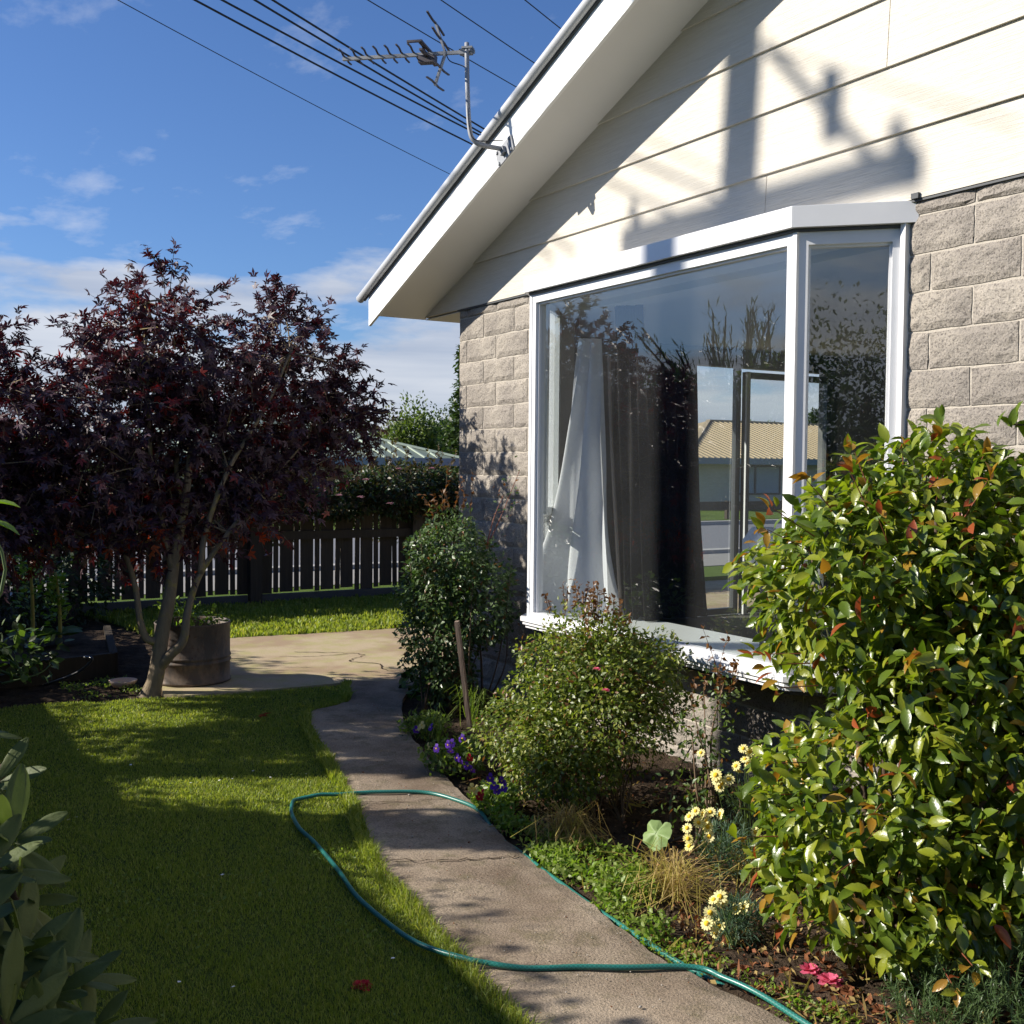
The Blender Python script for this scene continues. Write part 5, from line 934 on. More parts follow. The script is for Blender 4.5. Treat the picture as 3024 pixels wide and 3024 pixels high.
def pansies(name, base, r, h, flowers, label, Z, nleaf=500):
    t = thing(name, tuple(base), label, 'flower', 'pansies along the path'); P, d = blob_pts(nleaf, [(base + [0, 0, h * .45], (r, r, h * .55))], .9); P = P[P[:, 2] > .01]; n = len(P)
    leaves(t, 'leaf', TROSE, [MT['pansyleaf'], MT['weed']], P, unit(rnd(n) * .6 + UP * .5), updir(n, .8, .7), rng.uniform(.025, .045, n), rng.integers(0, 2, n), 60)
    for x, y, m in flowers:
        c = at(x, y, Z); f = unit(-FWD * .8 - SUNDIR * .5 + rnd(1)[0] * .35); u = unit(np.cross(f, UP)); v = np.cross(f, u); mb = MB()
        for a, rr_ in ((55, 1), (125, 1), (5, .85), (175, .85), (270, 1.05)):
            a = R(a); dd_ = u * math.cos(a) + v * math.sin(a); p = np.cross(f, dd_); s = .020 * rr_
            mb.add([c, c + dd_ * s * .6 + p * s * .5, c + dd_ * s * 1.15 + p * s * .35 - f * .003, c + dd_ * s * 1.15 - p * s * .35 - f * .003, c + dd_ * s * .6 - p * s * .5], [(0, 1, 2, 3, 4)])
        o = mb.build('flower', MT[m], t); mb = MB(); mb.add([c + f * .002 + (u * math.cos(q) + v * math.sin(q)) * .0045 for q in np.arange(6) * 1.047], [tuple(range(6))]); mb.build('eye', MT['yelcen'], o)
pansies('pansy', gp(935, 1530), .13, .13, [(917, 1478, 'violet'), (932, 1482, 'violet'), (947, 1473, 'violet'), (938, 1490, 'violet'), (925, 1468, 'violet'), (951, 1486, 'violet'), (904, 1503, 'redpet'), (908, 1497, 'redpet'), (890, 1487, 'yelpet'), (897, 1490, 'yelpet')], 'sunlit pansies with violet, red and yellow blooms where the hose bends', 5.2, 700)
pansies('pansy', gp(860, 1460), .20, .20, [(823, 1412, 'violet'), (852, 1402, 'violet'), (850, 1417, 'violet'), (862, 1430, 'violet'), (868, 1435, 'violet'), (882, 1445, 'violet'), (845, 1405, 'violet'), (890, 1452, 'violet'), (886, 1430, 'redpet'), (872, 1393, 'violet')], 'shaded violet pansies at the foot of the tall rose by the path', 5.75, 900)
pansies('pansy', gp(800, 1390), .16, .14, [(790, 1372, 'yelpet'), (796, 1368, 'yelpet'), (806, 1408, 'yelpet'), (785, 1377, 'violet'), (812, 1372, 'violet')], 'shaded yellow and white pansies furthest along the path edge', 6.4, 500)
bush('leafy_plant', (.50, -.55, 0), [((.45, -.52, .08), (.22, .14, .13)), ((.75, -.50, .10), (.2, .2, .14))], 420, TH, [MT['pansyleaf'], MT['hedge']], [.6, .4], (.04, .07), 'low dark leafy plants under the tall rose bush beside the stake', 'plant', nst=8, nparts=60, stem='gstem')
# fallen camellia blooms and litter
for i, (x, y, r, m, lab) in enumerate(((1528, 1830, .040, 'pinkpet', 'bright pink fallen camellia bloom, left one of two on the soil'), (1565, 1850, .046, 'pinkpet', 'pale pink fallen camellia bloom, right one of two on the soil'), (1405, 1828, .026, 'brownpet', 'withered brown bloom on the soil just above the hose'), (1430, 1866, .028, 'brownpet', 'withered brown bloom on the soil close beside the hose near the path corner'),
    (1468, 1868, .026, 'brownpet', 'withered brown bloom on the soil left of the pink blooms, further from the hose'), (1600, 1870, .034, 'brownpet', 'withered brown bloom below the right pink bloom'), (1565, 1905, .036, 'brownpet', 'large withered brown bloom near the bottom edge of the picture'), (1480, 1832, .024, 'brownpet', 'withered brown bloom touching the left pink bloom'),
    (1285, 1772, .018, 'brownpet', 'small red brown withered bloom on bare soil above the middle of the hose'), (683, 1860, .036, 'redpet', 'dark red fallen bloom lying on the shaded lawn'), (1660, 1905, .03, 'brownpet', 'withered brown bloom beside the rosemary at the bottom edge'))):
    mb = MB(); c = gp(x, y, .012); rosette(mb, c, r, 0, 18); setp(mb.build('fallen_bloom', MT[m], None), lab, 'flower', 'fallen blooms')
mb = MB(); V, F = TS; mb.add(np.array(V) * .075 @ np.array(Matrix.Rotation(.3, 3, 'X')).T + gp(488, 1352, .045), F); setp(mb.build('fallen_leaf', MT['mapD'], None), 'single orange maple leaf lying on the sunny lawn', 'leaf')

pale_obj = thing('unknown_object', (3.27, .30, .33), 'unknown pale faceted object on an invented stand, seen through the bay window beside the camellia', 'unidentified'); mb = MB(); c = at(1440, 1030, 5.95)  # identity guessed for an unrecognised pale object; its stand is invented
lathe(mb, [(.05, c[2] - .10), (.11, c[2] - .02), (.11, c[2] + .03), (.06, c[2] + .10)], c[0], c[1], 8); mb.build('faceted_body', MT['sheet'], pale_obj)
mb = MB(); mb.tube([(c[0], c[1], .36), (c[0], c[1], c[2])], .012, 8); lathe(mb, [(.0001, .335), (.11, .335), (.10, .36), (.0001, .37)], c[0], c[1], 16); mb.build('stand', MT['darkframe'], pale_obj)
# dry grass tufts
def tuft(base, n, h, sp, mats, label, drp=.5, name='grass_tuft'):
    t = thing(name, tuple(base), label, 'grass'); mb = MB()
    for i in range(n):
        a = rng.random() * 6.283; d = np.array([math.cos(a), math.sin(a), 0]) * sp * (.3 + rng.random()); hh = h * (.4 + .7 * rng.random()); b0 = np.array(base) + rnd(1)[0] * [.025, .025, 0]
        q = np.array([b0, b0 + d * .3 + [0, 0, hh * .7], b0 + d * .75 + [0, 0, hh * (1 - drp * .3)], b0 + d * 1.25 + [0, 0, hh * (1 - drp)]]); q[1:] += rnd(3) * sp * np.array([[.10], [.2], [.34]]); q[:, 2] = np.maximum(q[:, 2], .006); p = np.array([-d[1], d[0], 0]); p = p / np.linalg.norm(p) * .0019
        mb.add(np.concatenate([q - p, q + p * .6]), [(0, 1, 5, 4), (1, 2, 6, 5), (2, 3, 7, 6)], rng.integers(len(mats)))
    mb.build('blades', [MT[x] for x in mats], t, kind='stuff'); return t
tuft(gp(1070, 1600), 260, .20, .12, ['dry', 'straw', 'dry'], 'dry straw coloured grass tuft under the wide rose bush', .75)
tuft(gp(1265, 1690), 190, .15, .19, ['straw', 'dry'], 'yellow drooping grass tuft left of the lowest daisies', .85)
tuft(gp(1420, 1660), 130, .14, .15, ['straw', 'dry', 'weed'], 'yellowing grass tuft at the foot of the camellia', .7)
tuft(gp(890, 1370), 70, .26, .12, ['weed', 'pansyleaf'], 'green strappy leaves behind the shaded pansies', .35, 'strappy_plant')
tuft(gp(822, 1400), 60, .20, .14, ['weed', 'pansyleaf'], 'green strappy leaves at the path edge below the tall rose', .4, 'strappy_plant')
# low weeds beside the hose
def cover(name, n, keep, box, size, mats, label, zr=(.004, .05), tm=TROSE, cat='plant'):
    x = rng.uniform(box[0], box[1], n * 6); y = rng.uniform(box[2], box[3], n * 6); k = keep(x, y); x = x[k][:n]; y = y[k][:n]; n = len(x)
    P = np.c_[x, y, rng.uniform(zr[0], zr[1], n)]; mi = rng.integers(0, len(mats), n)
    o = leaves(None, name, tm, [MT[q] for q in mats], P, unit(rnd(n) + UP * .2), updir(n, .8, .8), rng.uniform(*size, n), mi, 0, name); setp(o, label, cat); return o
def clump(x, y, s=3.2, th=.1): return (np.sin(x * s * 3.1 + 2 * np.sin(y * s * 2)) * np.sin(y * s * 3.7 + x * s) + .35 * rng.normal(size=len(x))) > th
pathr = np.array(PATH_R)
def bedy(x): return np.interp(x, pathr[:, 0], pathr[:, 1])
cover('weeds', 3800, lambda x, y: (y > bedy(x) + .01) & (y < bedy(x) + .10 + .28 * np.exp(-((x - 4.0) / .45) ** 2)) & clump(x, y, 3.4, -.15), (3.2, 4.65, -1.8, -1.1), (.016, .034), ['weed', 'weed', 'sprout'], 'low bright green weeds carpeting the bed edge beside the hose', (.008, .075))
cover('weeds', 1500, lambda x, y: (y > bedy(x) + .0) & (y < bedy(x) + .2) & clump(x, y, 3, .25), (4.6, 6.0, -1.8, -1.2), (.010, .022), ['weed', 'sprout'], 'scattered small weeds among the fallen blooms', (.005, .025))
cover('litter', 1100, lambda x, y: (y > bedy(x) + .03) & (np.hypot(x - 5.0, (y + 1.25)) < .62) & clump(x, y, 4, -.2), (4.2, 6, -1.75, -.6), (.014, .036), ['deadleaf', 'dry', 'brownpet'], 'brown dead leaves and twigs littering the soil below the camellia', (.0, .02), TR, 'litter')
cover('litter', 900, lambda x, y: (y > bedy(x) + .05), (2.4, 5.6, -1.75, -.3), (.012, .03), ['deadleaf', 'dry'], 'sparse dry litter over the bed soil', (.0, .015), TR, 'litter')
cover('weeds', 500, lambda x, y: clump(x, y, 3, .1), (-1.1, -.45, -2.75, -2.25), (.015, .03), ['weed'], 'few grey green weeds around the pot saucer', (.005, .03))
ag = cover('clover', 900, lambda x, y: inpoly(x, y, LAWN) & (np.hypot(x - 5, y + 2.6) < 2.2) & clump(x, y, 2, .5), (2.4, 6.2, -3.4, -2.2), (.012, .02), ['weed'], 'clover leaves scattered through the lawn edge by the path', (.02, .035))
n = 70; x = rng.uniform(.2, 5.2, n * 3); y = rng.uniform(-3.6, -1.9, n * 3); k = inpoly(x, y, LAWN) & clump(x, y, 1.5, .7); P = np.c_[x[k], y[k], np.full(k.sum(), .032)][:n]; n = len(P)
o = leaves(None, 'lawn_daisies', ([(-.5, -.5, 0), (.5, -.5, .1), (.5, .5, 0), (-.5, .5, .1)], [(0, 1, 2, 3)]), [MT['whitedot']], P, unit(rnd(n) * [1, 1, .1]), updir(n, 1, .3), rng.uniform(.008, .014, n), np.zeros(n, int), 0, 'lawn_daisies'); setp(o, 'tiny white daisies dotted over the lawn', 'flower')
# pebbles and crumbs on the path
n = 420; x = rng.uniform(.4, 6, n * 4); y = rng.uniform(-2.4, -1, n * 4); k = (y < bedy(x) - .03) & (y > np.interp(x, np.array(PATH_L)[:, 0], np.array(PATH_L)[:, 1]) + .04); P = np.c_[x[k], y[k], np.full(k.sum(), .033)][:n]; n = len(P)
oc = ([(-.5, 0, 0), (0, -.4, 0), (.5, 0, 0), (0, .4, 0), (0, 0, .35), (0, 0, -.3)], [(0, 1, 4), (1, 2, 4), (2, 3, 4), (3, 0, 4), (1, 0, 5), (2, 1, 5), (3, 2, 5), (0, 3, 5)])
o = leaves(None, 'grit', oc, [MT['stone'], MT['brownpet']], P, unit(rnd(n) * [1, 1, .1]), updir(n, 1, .2), rng.uniform(.003, .009, n) * (1 + 1.2 * (rng.random(n) < .05)), (rng.random(n) < .25).astype(int), 0, 'grit'); setp(o, 'loose grit and crumbs on the concrete path', 'grit')
n = 1600; x = rng.uniform(-.9, 6, n * 2); y = rng.uniform(-1.8, -.2, n * 2); k = (y > bedy(x) + .02); P = np.c_[x[k], y[k], lump(x[k], y[k]) - .006][:n]; n = len(P)
o = leaves(None, 'soil_clods', oc, [MT['soil']], P, unit(rnd(n)), updir(n, 1, .5), rng.uniform(.008, .028, n), np.zeros(n, int), 0, 'soil_clods'); setp(o, 'crumbly clods of dark soil in the flower bed', 'soil')

cover('straw', 900, lambda x, y: (y > bedy(x) + .03) & clump(x, y, 3, .0), (2.6, 5.9, -1.75, -.7), (.03, .09), ['dry', 'straw', 'deadleaf'], 'dry straw and twigs scattered over the bed soil', (.0, .02), TN, 'litter')
# rosemary in the corner
ro = thing('rosemary', (5.62, -1.22, 0), 'low needle leaved rosemary in the bottom right corner', 'plant'); P, d = blob_pts(420, [((5.50, -1.26, .0), (.20, .17, .12)), ((5.66, -1.12, .02), (.30, .30, .16)), ((5.55, -1.42, .0), (.16, .12, .08))], .7); mb = MB(); PP = []; LL = []; NN = []
for i in range(len(P)):
    if P[i][2] < .01: continue
    dr = unit(d[i] * .5 + UP * .8 + rnd(1)[0] * .25); q = P[i] + dr * .10 * np.linspace(0, 1, 9)[:, None]; mb.tube(q[::4], [.002, .0015, .001], 4, cap=False); PP.append(np.repeat(q, 4, 0)); LL.append(unit(dr * .55 + rnd(36) * .6)); NN.append(updir(36))
mb.build('sprigs', MT['gstem'], ro, kind='stuff'); PP = np.concatenate(PP); n = len(PP); leaves(ro, 'leaf', TN, [MT['rosm']], PP, np.concatenate(LL), np.concatenate(NN), rng.uniform(.018, .03, n), np.zeros(n, int), 0)

# ------------------------------------------------------------------ furry leaved shrub in the near left corner
def t_furry():
    V = []; F = []; segs = 7
    for i in range(segs + 1):
        t = i / segs; ww = .175 * (math.sin(math.pi * min(.985, .06 + t * .93)) ** .6) * (.75 + .35 * t); zc = -.10 * t * t
        for s, dz in ((-1, -.012), (-.5, .012), (0, -.018), (.5, .012), (1, -.012)): V.append((ww * s, t, zc + dz + .006 * math.sin(t * 40) * abs(s)))
    for i in range(segs):
        for j in range(4): a = i * 5 + j; F.append((a, a + 1, a + 6, a + 5))
    return V, F
TF_ = t_furry(); rho = thing('furry_leaved_shrub', (5.42, -4.15, 0), 'shaded shrub with long furry grey green leaves in the near left corner', 'bush')
PP = []; LL = []; NN = []; SS = []; mb = MB()
for x, y, Z, s, k in ((20, 1590, 1.9, .15, 9), (-10, 1480, 2.0, .12, 8), (35, 1700, 1.85, .13, 7), (40, 1800, 1.75, .17, 9), (90, 1880, 1.75, .15, 9), (140, 1850, 1.9, .13, 8), (-30, 1880, 1.7, .17, 9), (-40, 1650, 1.8, .16, 9), (170, 1950, 1.85, .13, 8), (60, 1960, 1.65, .15, 9), (-60, 1380, 2.05, .12, 8), (-80, 1760, 1.7, .16, 9), (10, 1940, 1.6, .16, 9)):
    c = at(x, y, Z); ax = unit(UP * .6 + RH * .55 - FH * .2 + rnd(1)[0] * .2); mb.tube(spline([(5.42, -4.15, 0), (np.array([5.42, -4.15, 0]) + c) / 2 - UP * .05, c - ax * .05, c], 5), np.linspace(.012, .005, 16), 7); u = unit(np.cross(ax, [0.2, .1, 1])); v = np.cross(ax, u)
    for i in range(k):
        a = i * 2.4 + rng.random() * .4; op = .35 + .75 * i / k; d = unit(ax * math.cos(op * 1.35) + (u * math.cos(a) + v * math.sin(a)) * math.sin(op * 1.35)); PP.append(c + d * .012); LL.append(d); NN.append(unit(ax + d * -.2 + UP * .3)); SS.append(s * (.6 + .4 * i / k) * rng.uniform(.85, 1.1) * .85)
mb.build('stem', MT['bark'], rho, True); n = len(PP); leaves(rho, 'leaf', TF_, [MT['rhodo']], np.array(PP), np.array(LL), np.array(NN), np.array(SS), np.zeros(n, int), 300, smooth=True)
# inner body of the shrub, out of frame to the left and below
P, d = blob_pts(700, [((5.40, -4.22, .5), (.38, .3, .42)), ((5.1, -4.3, .7), (.35, .3, .5))], .6); u_ = (P - CAM) @ IR / ((P - CAM) @ FWD); P = P[u_ < -.455]; n = len(P)
leaves(rho, 'leaf', TF_, [MT['rhodo']], P, unit(rnd(n) + UP * .4), updir(n), rng.uniform(.06, .10, n), np.zeros(n, int), 0, smooth=True)
# two lit leaf tips at the left edge
c = at(-30, 950, 1.9); tip = thing('climbing_shoot', (5.30, -4.35, 0), 'shoot with two bright green leaf tips at the left edge before the maple', 'plant')
mb = MB(); mb.tube(spline([(5.30, -4.35, 0), (5.32, -4.30, .9), c - UP * .2, c], 6), np.linspace(.006, .002, 19), 6); mb.build('stem', MT['gstem'], tip, True)
leaves(tip, 'leaf', TL, [MT['sprout']], np.array([c, c + UP * -.03, c]), np.array([RH + UP * .15, RH * 1. - UP * .12, -RH + UP * .4]), np.array([UP, UP, UP]) + .1, np.array([.06, .062, .06]), np.zeros(3, int), 3, smooth=True)

# ------------------------------------------------------------------ vegetable bed at the left
rb = thing('raised_bed', (-1.9, -2.7, 0), 'low timber edged vegetable bed left of the maple trunk', 'planter')
for a, bb in (((-1.36, -2.30, .17), (-2.9, -2.05, .17)), ((-1.36, -2.30, .17), (-1.15, -3.6, .17))):
    mb = MB(); a = np.array(a); bb = np.array(bb); bar(mb, a - [0, 0, .09], bb - [0, 0, .09], .03, .09); mb.build('sleeper', MT['sleeper'], rb)
mb = MB(); mb.poly([(-1.16, -3.6), (-1.38, -2.32), (-2.9, -2.08), (-2.9, -3.6)], 0, .13); mb.build('bed_soil', MT['soil'], rb)
mb = MB(); mb.tube(spline([gp(82, 1293, .02), at(110, 1284, 8.1), at(148, 1268, 8.1), at(170, 1250, 8.1), at(173, 1242, 8.1), at(158, 1240, 8.15)], 8), .011, 8); setp(mb.build('black_pipe', MT['blackpipe'], None, True), 'short curved black pipe arching over the edge of the vegetable bed', 'pipe')
def sprout(x, y, h, lab, dep_, lit, nl=260, rad=.09):
    base = gp(x, y, .12); t = thing('bolted_vegetable', tuple(base), lab, 'vegetable', 'plants in the vegetable bed'); mb = MB(); top = base + [.02, -.03, h]; mb.tube(spline([base - [0, 0, .05], (base + top) / 2 + [.02, .01, 0], top], 6), np.linspace(.020, .008, 13), 8); mb.build('stalk', MT['yelstem'], t, True)
    tt = rng.random(nl) ** .8; P = base + (top - base) * (.25 + .75 * tt)[:, None] + unit(rnd(nl) * [1, 1, .2]) * (rad * (1.1 - .6 * tt) * rng.random(nl) ** .5)[:, None]; d = unit(P - (base + (top - base) * (.25 + .75 * tt)[:, None]))
    leaves(t, 'leaf', TH, [MT['sprout'], MT['weed']], P, unit(d + UP * .5 + rnd(nl) * .3), updir(nl), rng.uniform(.035, .06, nl), rng.integers(0, 2, nl), 60, smooth=True)
    m = 10; a = np.arange(m) * .9; leaves(t, 'big_leaf', TH, [MT['pansyleaf']], np.repeat(base[None] + [0, 0, .10], m, 0), np.stack([np.cos(a), np.sin(a), np.full(m, .25)], -1), updir(m), np.full(m, .20), np.zeros(m, int), m, smooth=True)
MT['yelstem'] = simple('yellow_stalk', (0.42, 0.36, 0.08), 0.6)
sprout(113, 1219, .62, 'sunlit bolted vegetable with a thick yellow stalk at the left edge of the lawn', 9, 1)
sprout(62, 1225, .85, 'shaded tall bolted vegetable left of the sunlit one', 9, 0, 200, .12)
bush('leafy_vegetable', tuple(gp(40, 1275, .12)), [(gp(40, 1275, .12) + [0, 0, .15], (.28, .28, .22)), (gp(10, 1275, .12) + [-.1, -.3, .2], (.3, .3, .25))], 420, TH, [MT['pansyleaf'], MT['hedge']], [.6, .4], (.05, .10), 'shaded leafy vegetables at the far left behind the lawn', 'vegetable', nst=6, nparts=120, stem='gstem')
bush('shrub', (-3.9, -3.2, 0), [((-3.9, -3.0, .6), (.5, .8, .6)), ((-4.3, -2.2, .5), (.4, .6, .5)), ((-3.6, -3.9, .6), (.6, .6, .55))], 5200, TR, [MT['hedge'], MT['treeB']], [.7, .3], (.05, .08), 'dark shrub in front of the fence at the far left behind the vegetables', 'bush', nst=8, nparts=60, stem='bark')

# climbing rose hedge over the picket fence
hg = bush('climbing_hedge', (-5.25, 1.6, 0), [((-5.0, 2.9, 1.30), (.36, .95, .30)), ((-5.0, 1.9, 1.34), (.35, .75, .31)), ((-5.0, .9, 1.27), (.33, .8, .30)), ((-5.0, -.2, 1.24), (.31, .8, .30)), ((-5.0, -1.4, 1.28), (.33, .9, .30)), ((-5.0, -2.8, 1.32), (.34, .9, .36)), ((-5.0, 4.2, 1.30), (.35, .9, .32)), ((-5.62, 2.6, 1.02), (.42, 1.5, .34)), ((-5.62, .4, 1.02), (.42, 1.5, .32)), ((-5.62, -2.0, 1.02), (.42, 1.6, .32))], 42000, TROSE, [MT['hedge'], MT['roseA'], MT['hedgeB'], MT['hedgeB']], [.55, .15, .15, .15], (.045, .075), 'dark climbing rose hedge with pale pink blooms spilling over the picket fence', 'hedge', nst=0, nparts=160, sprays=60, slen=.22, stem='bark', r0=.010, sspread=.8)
for x, y in ((752, 885), (815, 884), (690, 905), (640, 935), (680, 938), (735, 950), (610, 925)):
    mb = MB(); c = at(x, y, 12.6); rosette(mb, c, .05, 0, 10); mb.build('bloom', MT['palepink'], hg)

# ------------------------------------------------------------------ trees beyond the street
def tree(name, base, h, blobs, n, mats, wts, size, label, tr=.12, cat='tree', grp=None, limbs=6, tm=TR):
    t = thing(name, base, label, cat, grp); base = np.array(base, float); mb = MB(); mb.tube(spline([base - [0, 0, .1], base + [0, 0, h * .3], base + [.1, 0, h * .62]], 6), np.linspace(tr, tr * .35, 13), 8)
    for i in range(limbs):
        c = np.array(blobs[i % len(blobs)][0]) + rnd(1)[0] * .2; mb.tube(spline([base + [0, 0, h * (.2 + .3 * rng.random())], (base + c) / 2 + [0, 0, h * .12], c], 5), np.linspace(tr * .45, tr * .08, 11), 6)
    mb.build('trunk', MT['bark'], t, True); P, d = blob_pts(n, blobs, .7, .28); n = len(P)
    leaves(t, 'leaf', tm, [MT[m] for m in mats], P, unit(d + rnd(n) * .7), unit(d * .6 + rnd(n) * .5 + UP * .5), rng.uniform(*size, n), rng.choice(len(mats), n, p=wts), 0, 'crown'); return t
def far(x, y, Z): p = at(x, 876, Z); p[2] = 0; hh = 1.65 + (876 - y) / 2108 * Z; return p, hh
FT = [(780, 752, 44, 52, 'treeA', 'yellow green rounded tree just behind the green roof'), (735, 772, 50, 40, 'treeC', 'dry brownish thin tree left of the yellow green tree behind the green roof'), (830, 770, 52, 44, 'treeB', 'dark green dense tree behind the right end of the green roof'), (868, 752, 46, 40, 'treeB', 'dark green tree half hidden by the house corner'), (690, 790, 52, 40, 'treeB', 'dark tree top just right of the purple maple'), (620, 800, 60, 60, 'treeA', 'green tree hidden mostly behind the right half of the maple'), (450, 800, 60, 80, 'treeB', 'wide green tree behind the middle of the maple'), (250, 815, 58, 80, 'treeA', 'wide green tree behind the left half of the maple'), (60, 800, 56, 80, 'treeB', 'dark green tree behind the far left of the maple'),
 (1340, 800, 62, 60, 'treeB', 'dark tree above the left end of the tan roof seen through the doors'), (1430, 792, 60, 70, 'treeA', 'light green tree above the middle of the tan roof'), (1520, 800, 60, 50, 'treeA', 'light green tree right of the middle behind the tan roof'), (1600, 800, 62, 60, 'treeB', 'dark green tree behind the right end of the tan roof')]
for x, y, Z, wpx, m, lab in FT:
    p, hh = far(x, y, Z); r = wpx / 2108 * Z; alt = {'treeA': 'treeB', 'treeB': 'treeA', 'treeC': 'treeA'}[m]
    bl = [(p + [0, 0, hh * .62], (r * .8, r * .8, hh * .36)), (p + RH * r * .5 + [0, 0, hh * .45], (r * .6, r * .6, hh * .32)), (p - RH * r * .5 + [0, 0, hh * .48], (r * .6, r * .6, hh * .33)), (p + [0, 0, hh * .3], (r, r, hh * .26))]
    tree('tree', tuple(p), hh, bl, 9000 if m != 'treeC' else 4000, [m, alt], [.8, .2], (.11, .20), lab, grp='trees beyond the street')
def conifer(x, ytop, Z, wpx, lab):
    p, hh = far(x, ytop, Z); t = thing('conifer', tuple(p), lab, 'tree'); r = wpx / 2108 * Z; mb = MB(); mb.tube([p, p + [0, 0, hh]], [.16, .03], 7); mb.build('trunk', MT['bark'], t); P = []; L = []
    for k in range(16):
        zc = hh * (.25 + .75 * k / 16); rr_ = r * (1.05 - .92 * k / 16)
        for q in range(9):
            a = q * .7 + k; m = 26; s = rng.random(m) ** .7; d = np.array([math.cos(a), math.sin(a), 0]); P.append(p + [0, 0, zc] + d * (rr_ * s)[:, None] + rnd(m) * .10 - UP * (.18 * s * rr_)[:, None]); L.append(unit(d + rnd(m) * .6))
    P = np.concatenate(P); L = np.concatenate(L); n = len(P); leaves(t, 'leaf', TR, [MT['treeB'], MT['hedge']], P, L, updir(n), rng.uniform(.16, .30, n), rng.integers(0, 2, n), 0, 'crown')
conifer(882, 640, 40, 34, 'dark layered conifer peeping out beside the upper house corner')
conifer(1540, 765, 60, 38, 'small pointed dark conifer above the tan roof in the right hand pane')

# ------------------------------------------------------------------ what stands out of frame to the left and behind: hedges, pole and trees that shade the lawn and show in the glass
def boxhedge(x0, x1, y0, y1, h, lab, n):
    t = thing('front_hedge', ((x0 + x1) / 2, (y0 + y1) / 2, 0), lab, 'hedge'); mb = MB(); mb.box((x0 + .08, y0 + .08, -.03), (x1 - .08, y1 - .08, h - .10)); mb.build('branches', MT['hedgecore'], t)
    f = rng.integers(0, 5, n); x = rng.uniform(x0, x1, n); y = rng.uniform(y0, y1, n); zc = rng.uniform(.02, h, n); d = np.zeros((n, 3))
    for k, (ax, val, s) in enumerate((('y', y1, 1), ('y', y0, -1), ('x', x0, -1), ('x', x1, 1), ('z', h, 1))):
        m = f == k
        if ax == 'y': y[m] = val; d[m, 1] = s
        elif ax == 'x': x[m] = val; d[m, 0] = s
        else: zc[m] = val; d[m, 2] = s
    P = np.c_[x, y, zc] + rnd(n) * .04 + d * (.05 * np.sin(x * 5) * np.sin(zc * 4 + y * 3))[:, None]; leaves(t, 'leaf', TR, [MT['hedge'], MT['treeB']], P, unit(d + rnd(n) * .8), unit(d + rnd(n) * .4), rng.uniform(.05, .09, n), rng.integers(0, 2, n), 0)
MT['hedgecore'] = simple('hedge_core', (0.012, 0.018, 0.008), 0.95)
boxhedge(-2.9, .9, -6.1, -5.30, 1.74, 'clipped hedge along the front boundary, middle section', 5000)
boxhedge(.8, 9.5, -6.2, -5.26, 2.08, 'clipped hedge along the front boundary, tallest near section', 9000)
boxhedge(-9.5, -4.1, -6.2, -5.28, 2.30, 'unseen hedge extension added to shade the far left ground', 6000)  # hedge extended out of view as an occluder for the left background
boxhedge(-4.2, -2.9, -6.15, -5.24, 2.75, 'unseen taller hedge piece added to shade the leafy vegetables', 2000)  # height raised so this unseen piece keeps the vegetables in shade
tree('tree', (-.75, -5.75, 0), 2.9, [((-.8, -5.72, 2.4), (.66, .52, .30)), ((-.9, -5.3, 2.6), (.9, .40, .28)), ((-.1, -5.1, 2.65), (.45, .35, .25))], 5200, ['treeB', 'treeA'], [.7, .3], (.06, .11), 'small open crowned tree behind the front hedge', .05)
tree('tree', (1.25, -5.2, 0), 3.6, [((1.28, -5.28, 2.4), (.20, .22, .55)), ((1.3, -5.3, 2.6), (.2, .2, .22))], 4200, ['treeB', 'treeA'], [.7, .3], (.06, .10), 'unseen stout tree shaped to cast a shadow band over the path', .19, limbs=3)  # trunk and crown shaped out of view to throw a solid shade band
# spiky leaved tree reflected in the bay window
sp = thing('spiky_tree', (-6.2, -9.3, 0), 'spiky branched tree beyond the front hedge, reflected in the bay window', 'tree'); mb = MB(); PP = []; LL = []
for i in range(46):
    a = rng.random() * 6.283; el = R(rng.uniform(35, 88)); d = np.array([math.cos(a) * math.cos(el), math.sin(a) * math.cos(el), math.sin(el)]); ln = rng.uniform(1.6, 3.1); b0 = np.array([-6.2, -9.3, 1.4]); e1 = b0 + d * ln; q = spline([b0, b0 + d * ln * .5 + rnd(1)[0] * .12, e1], 8); mb.tube(q, np.linspace(.05, .012, len(q)), 5); m = 90; t_ = rng.random(m) * .85 + .15; c = b0 + (e1 - b0) * t_[:, None]; PP.append(c + rnd(m) * .05); LL.append(unit(d + rnd(m) * .5))
mb.tube([(-6.2, -9.3, -.1), (-6.2, -9.3, 1.5)], [.14, .10], 8); mb.build('trunk', MT['bark'], sp); PP = np.concatenate(PP); n = len(PP); leaves(sp, 'leaf', TN, [MT['treeB']], PP, np.concatenate(LL), updir(n), rng.uniform(.12, .22, n), np.zeros(n, int), 0, 'crown')
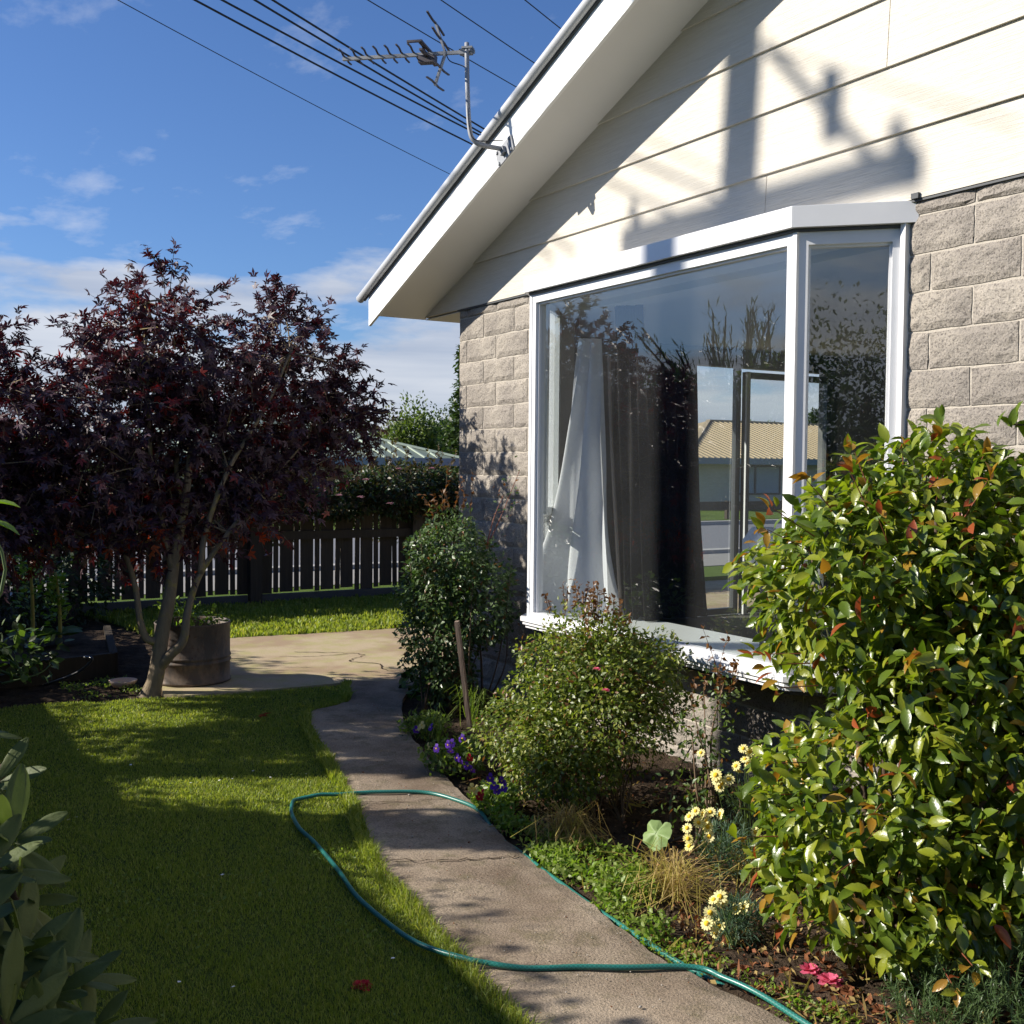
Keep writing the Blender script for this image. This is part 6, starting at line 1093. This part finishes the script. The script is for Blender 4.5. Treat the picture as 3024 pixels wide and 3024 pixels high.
def upole(x, y, h, r, lab, arms, rot=0.0, lean=0.0):
    t = thing('power_pole', (x, y, 0), lab, 'pole'); t.rotation_euler.z = rot; o = np.array([x, y, 0.0]); mb = MB(); mb.tube([(x, y, -.1), (x + lean, y, h)], [r * 1.15, r * .9], 12); mb.build('pole', MT['pole'], t, True)
    for za, hw in arms:
        mb = MB(); mb.box((x - hw, y - .16, za - .075), (x + hw, y - .05, za + .075)); mb.build('crossarm', MT['pole'], t)
        for k in (-.9, .9): mb = MB(); lathe(mb, [(.0001, za + .08), (.035, za + .09), (.05, za + .14), (.03, za + .17), (.045, za + .21), (.0001, za + .24)], x + k * hw, y - .1, 10); mb.build('insulator', MT['terracotta'], t, True)
    return t
pp = upole(-1.85, -8.66, 9.9, .135, 'timber power pole behind the front hedge whose shadow falls on the gable', ((8.82, 1.08),))
mb = MB(); bar(mb, (-1.75, -8.82, 9.65), (-.98, -8.82, 8.86), .04, .03); mb.build('brace', MT['pole'], pp)
mb = MB(); mb.tube([(-1.30, -8.8, 9.08), (-1.30, -8.8, 9.38)], .06, 8); mb.build('fuse', MT['galv'], pp)
upole(-21.5, -18.2, 5.6, .15, 'short timber power pole far down the street, reflected in the bay window', ((5.35, .5),), lean=-.15)
for x, y, r, h, m, lab in ((-20, -24, 4.5, 4.4, 'treeB', 'broad dark tree behind the front hedge to the south west'), (-12, -26, 4, 4.8, 'treeB', 'dark tree across the street to the south, left of the broad one'), (-31, -20, 5, 4.6, 'treeA', 'green tree across the street to the south west'), (-3, -22, 4, 5.6, 'treeB', 'tall dark tree directly south of the house'), (12, -16, 3.2, 6.4, 'treeB', 'round dark tree behind the photographer'), (17.5, -12, 3, 5.0, 'treeB', 'smaller round dark tree behind the photographer'), (5, -21, 4, 4.5, 'treeA', 'green tree south of the front hedge')):
    tree('tree', (x, y, 0), h, [((x, y, h * .62), (r * .8, r * .8, h * .38)), ((x + r * .5, y, h * .45), (r * .6, r * .6, h * .3)), ((x - r * .5, y + .5, h * .45), (r * .6, r * .6, h * .3)), ((x, y, h * .28), (r, r, h * .25))], 12000, [m, 'hedge'], [.7, .3], (.08, .16), lab, .2)
print('objects', len(bpy.data.objects), 'tris', sum(len(o.data.loop_triangles) if o.data.loop_triangles else len(o.data.polygons) * 2 for o in bpy.data.objects if o.type == 'MESH'))
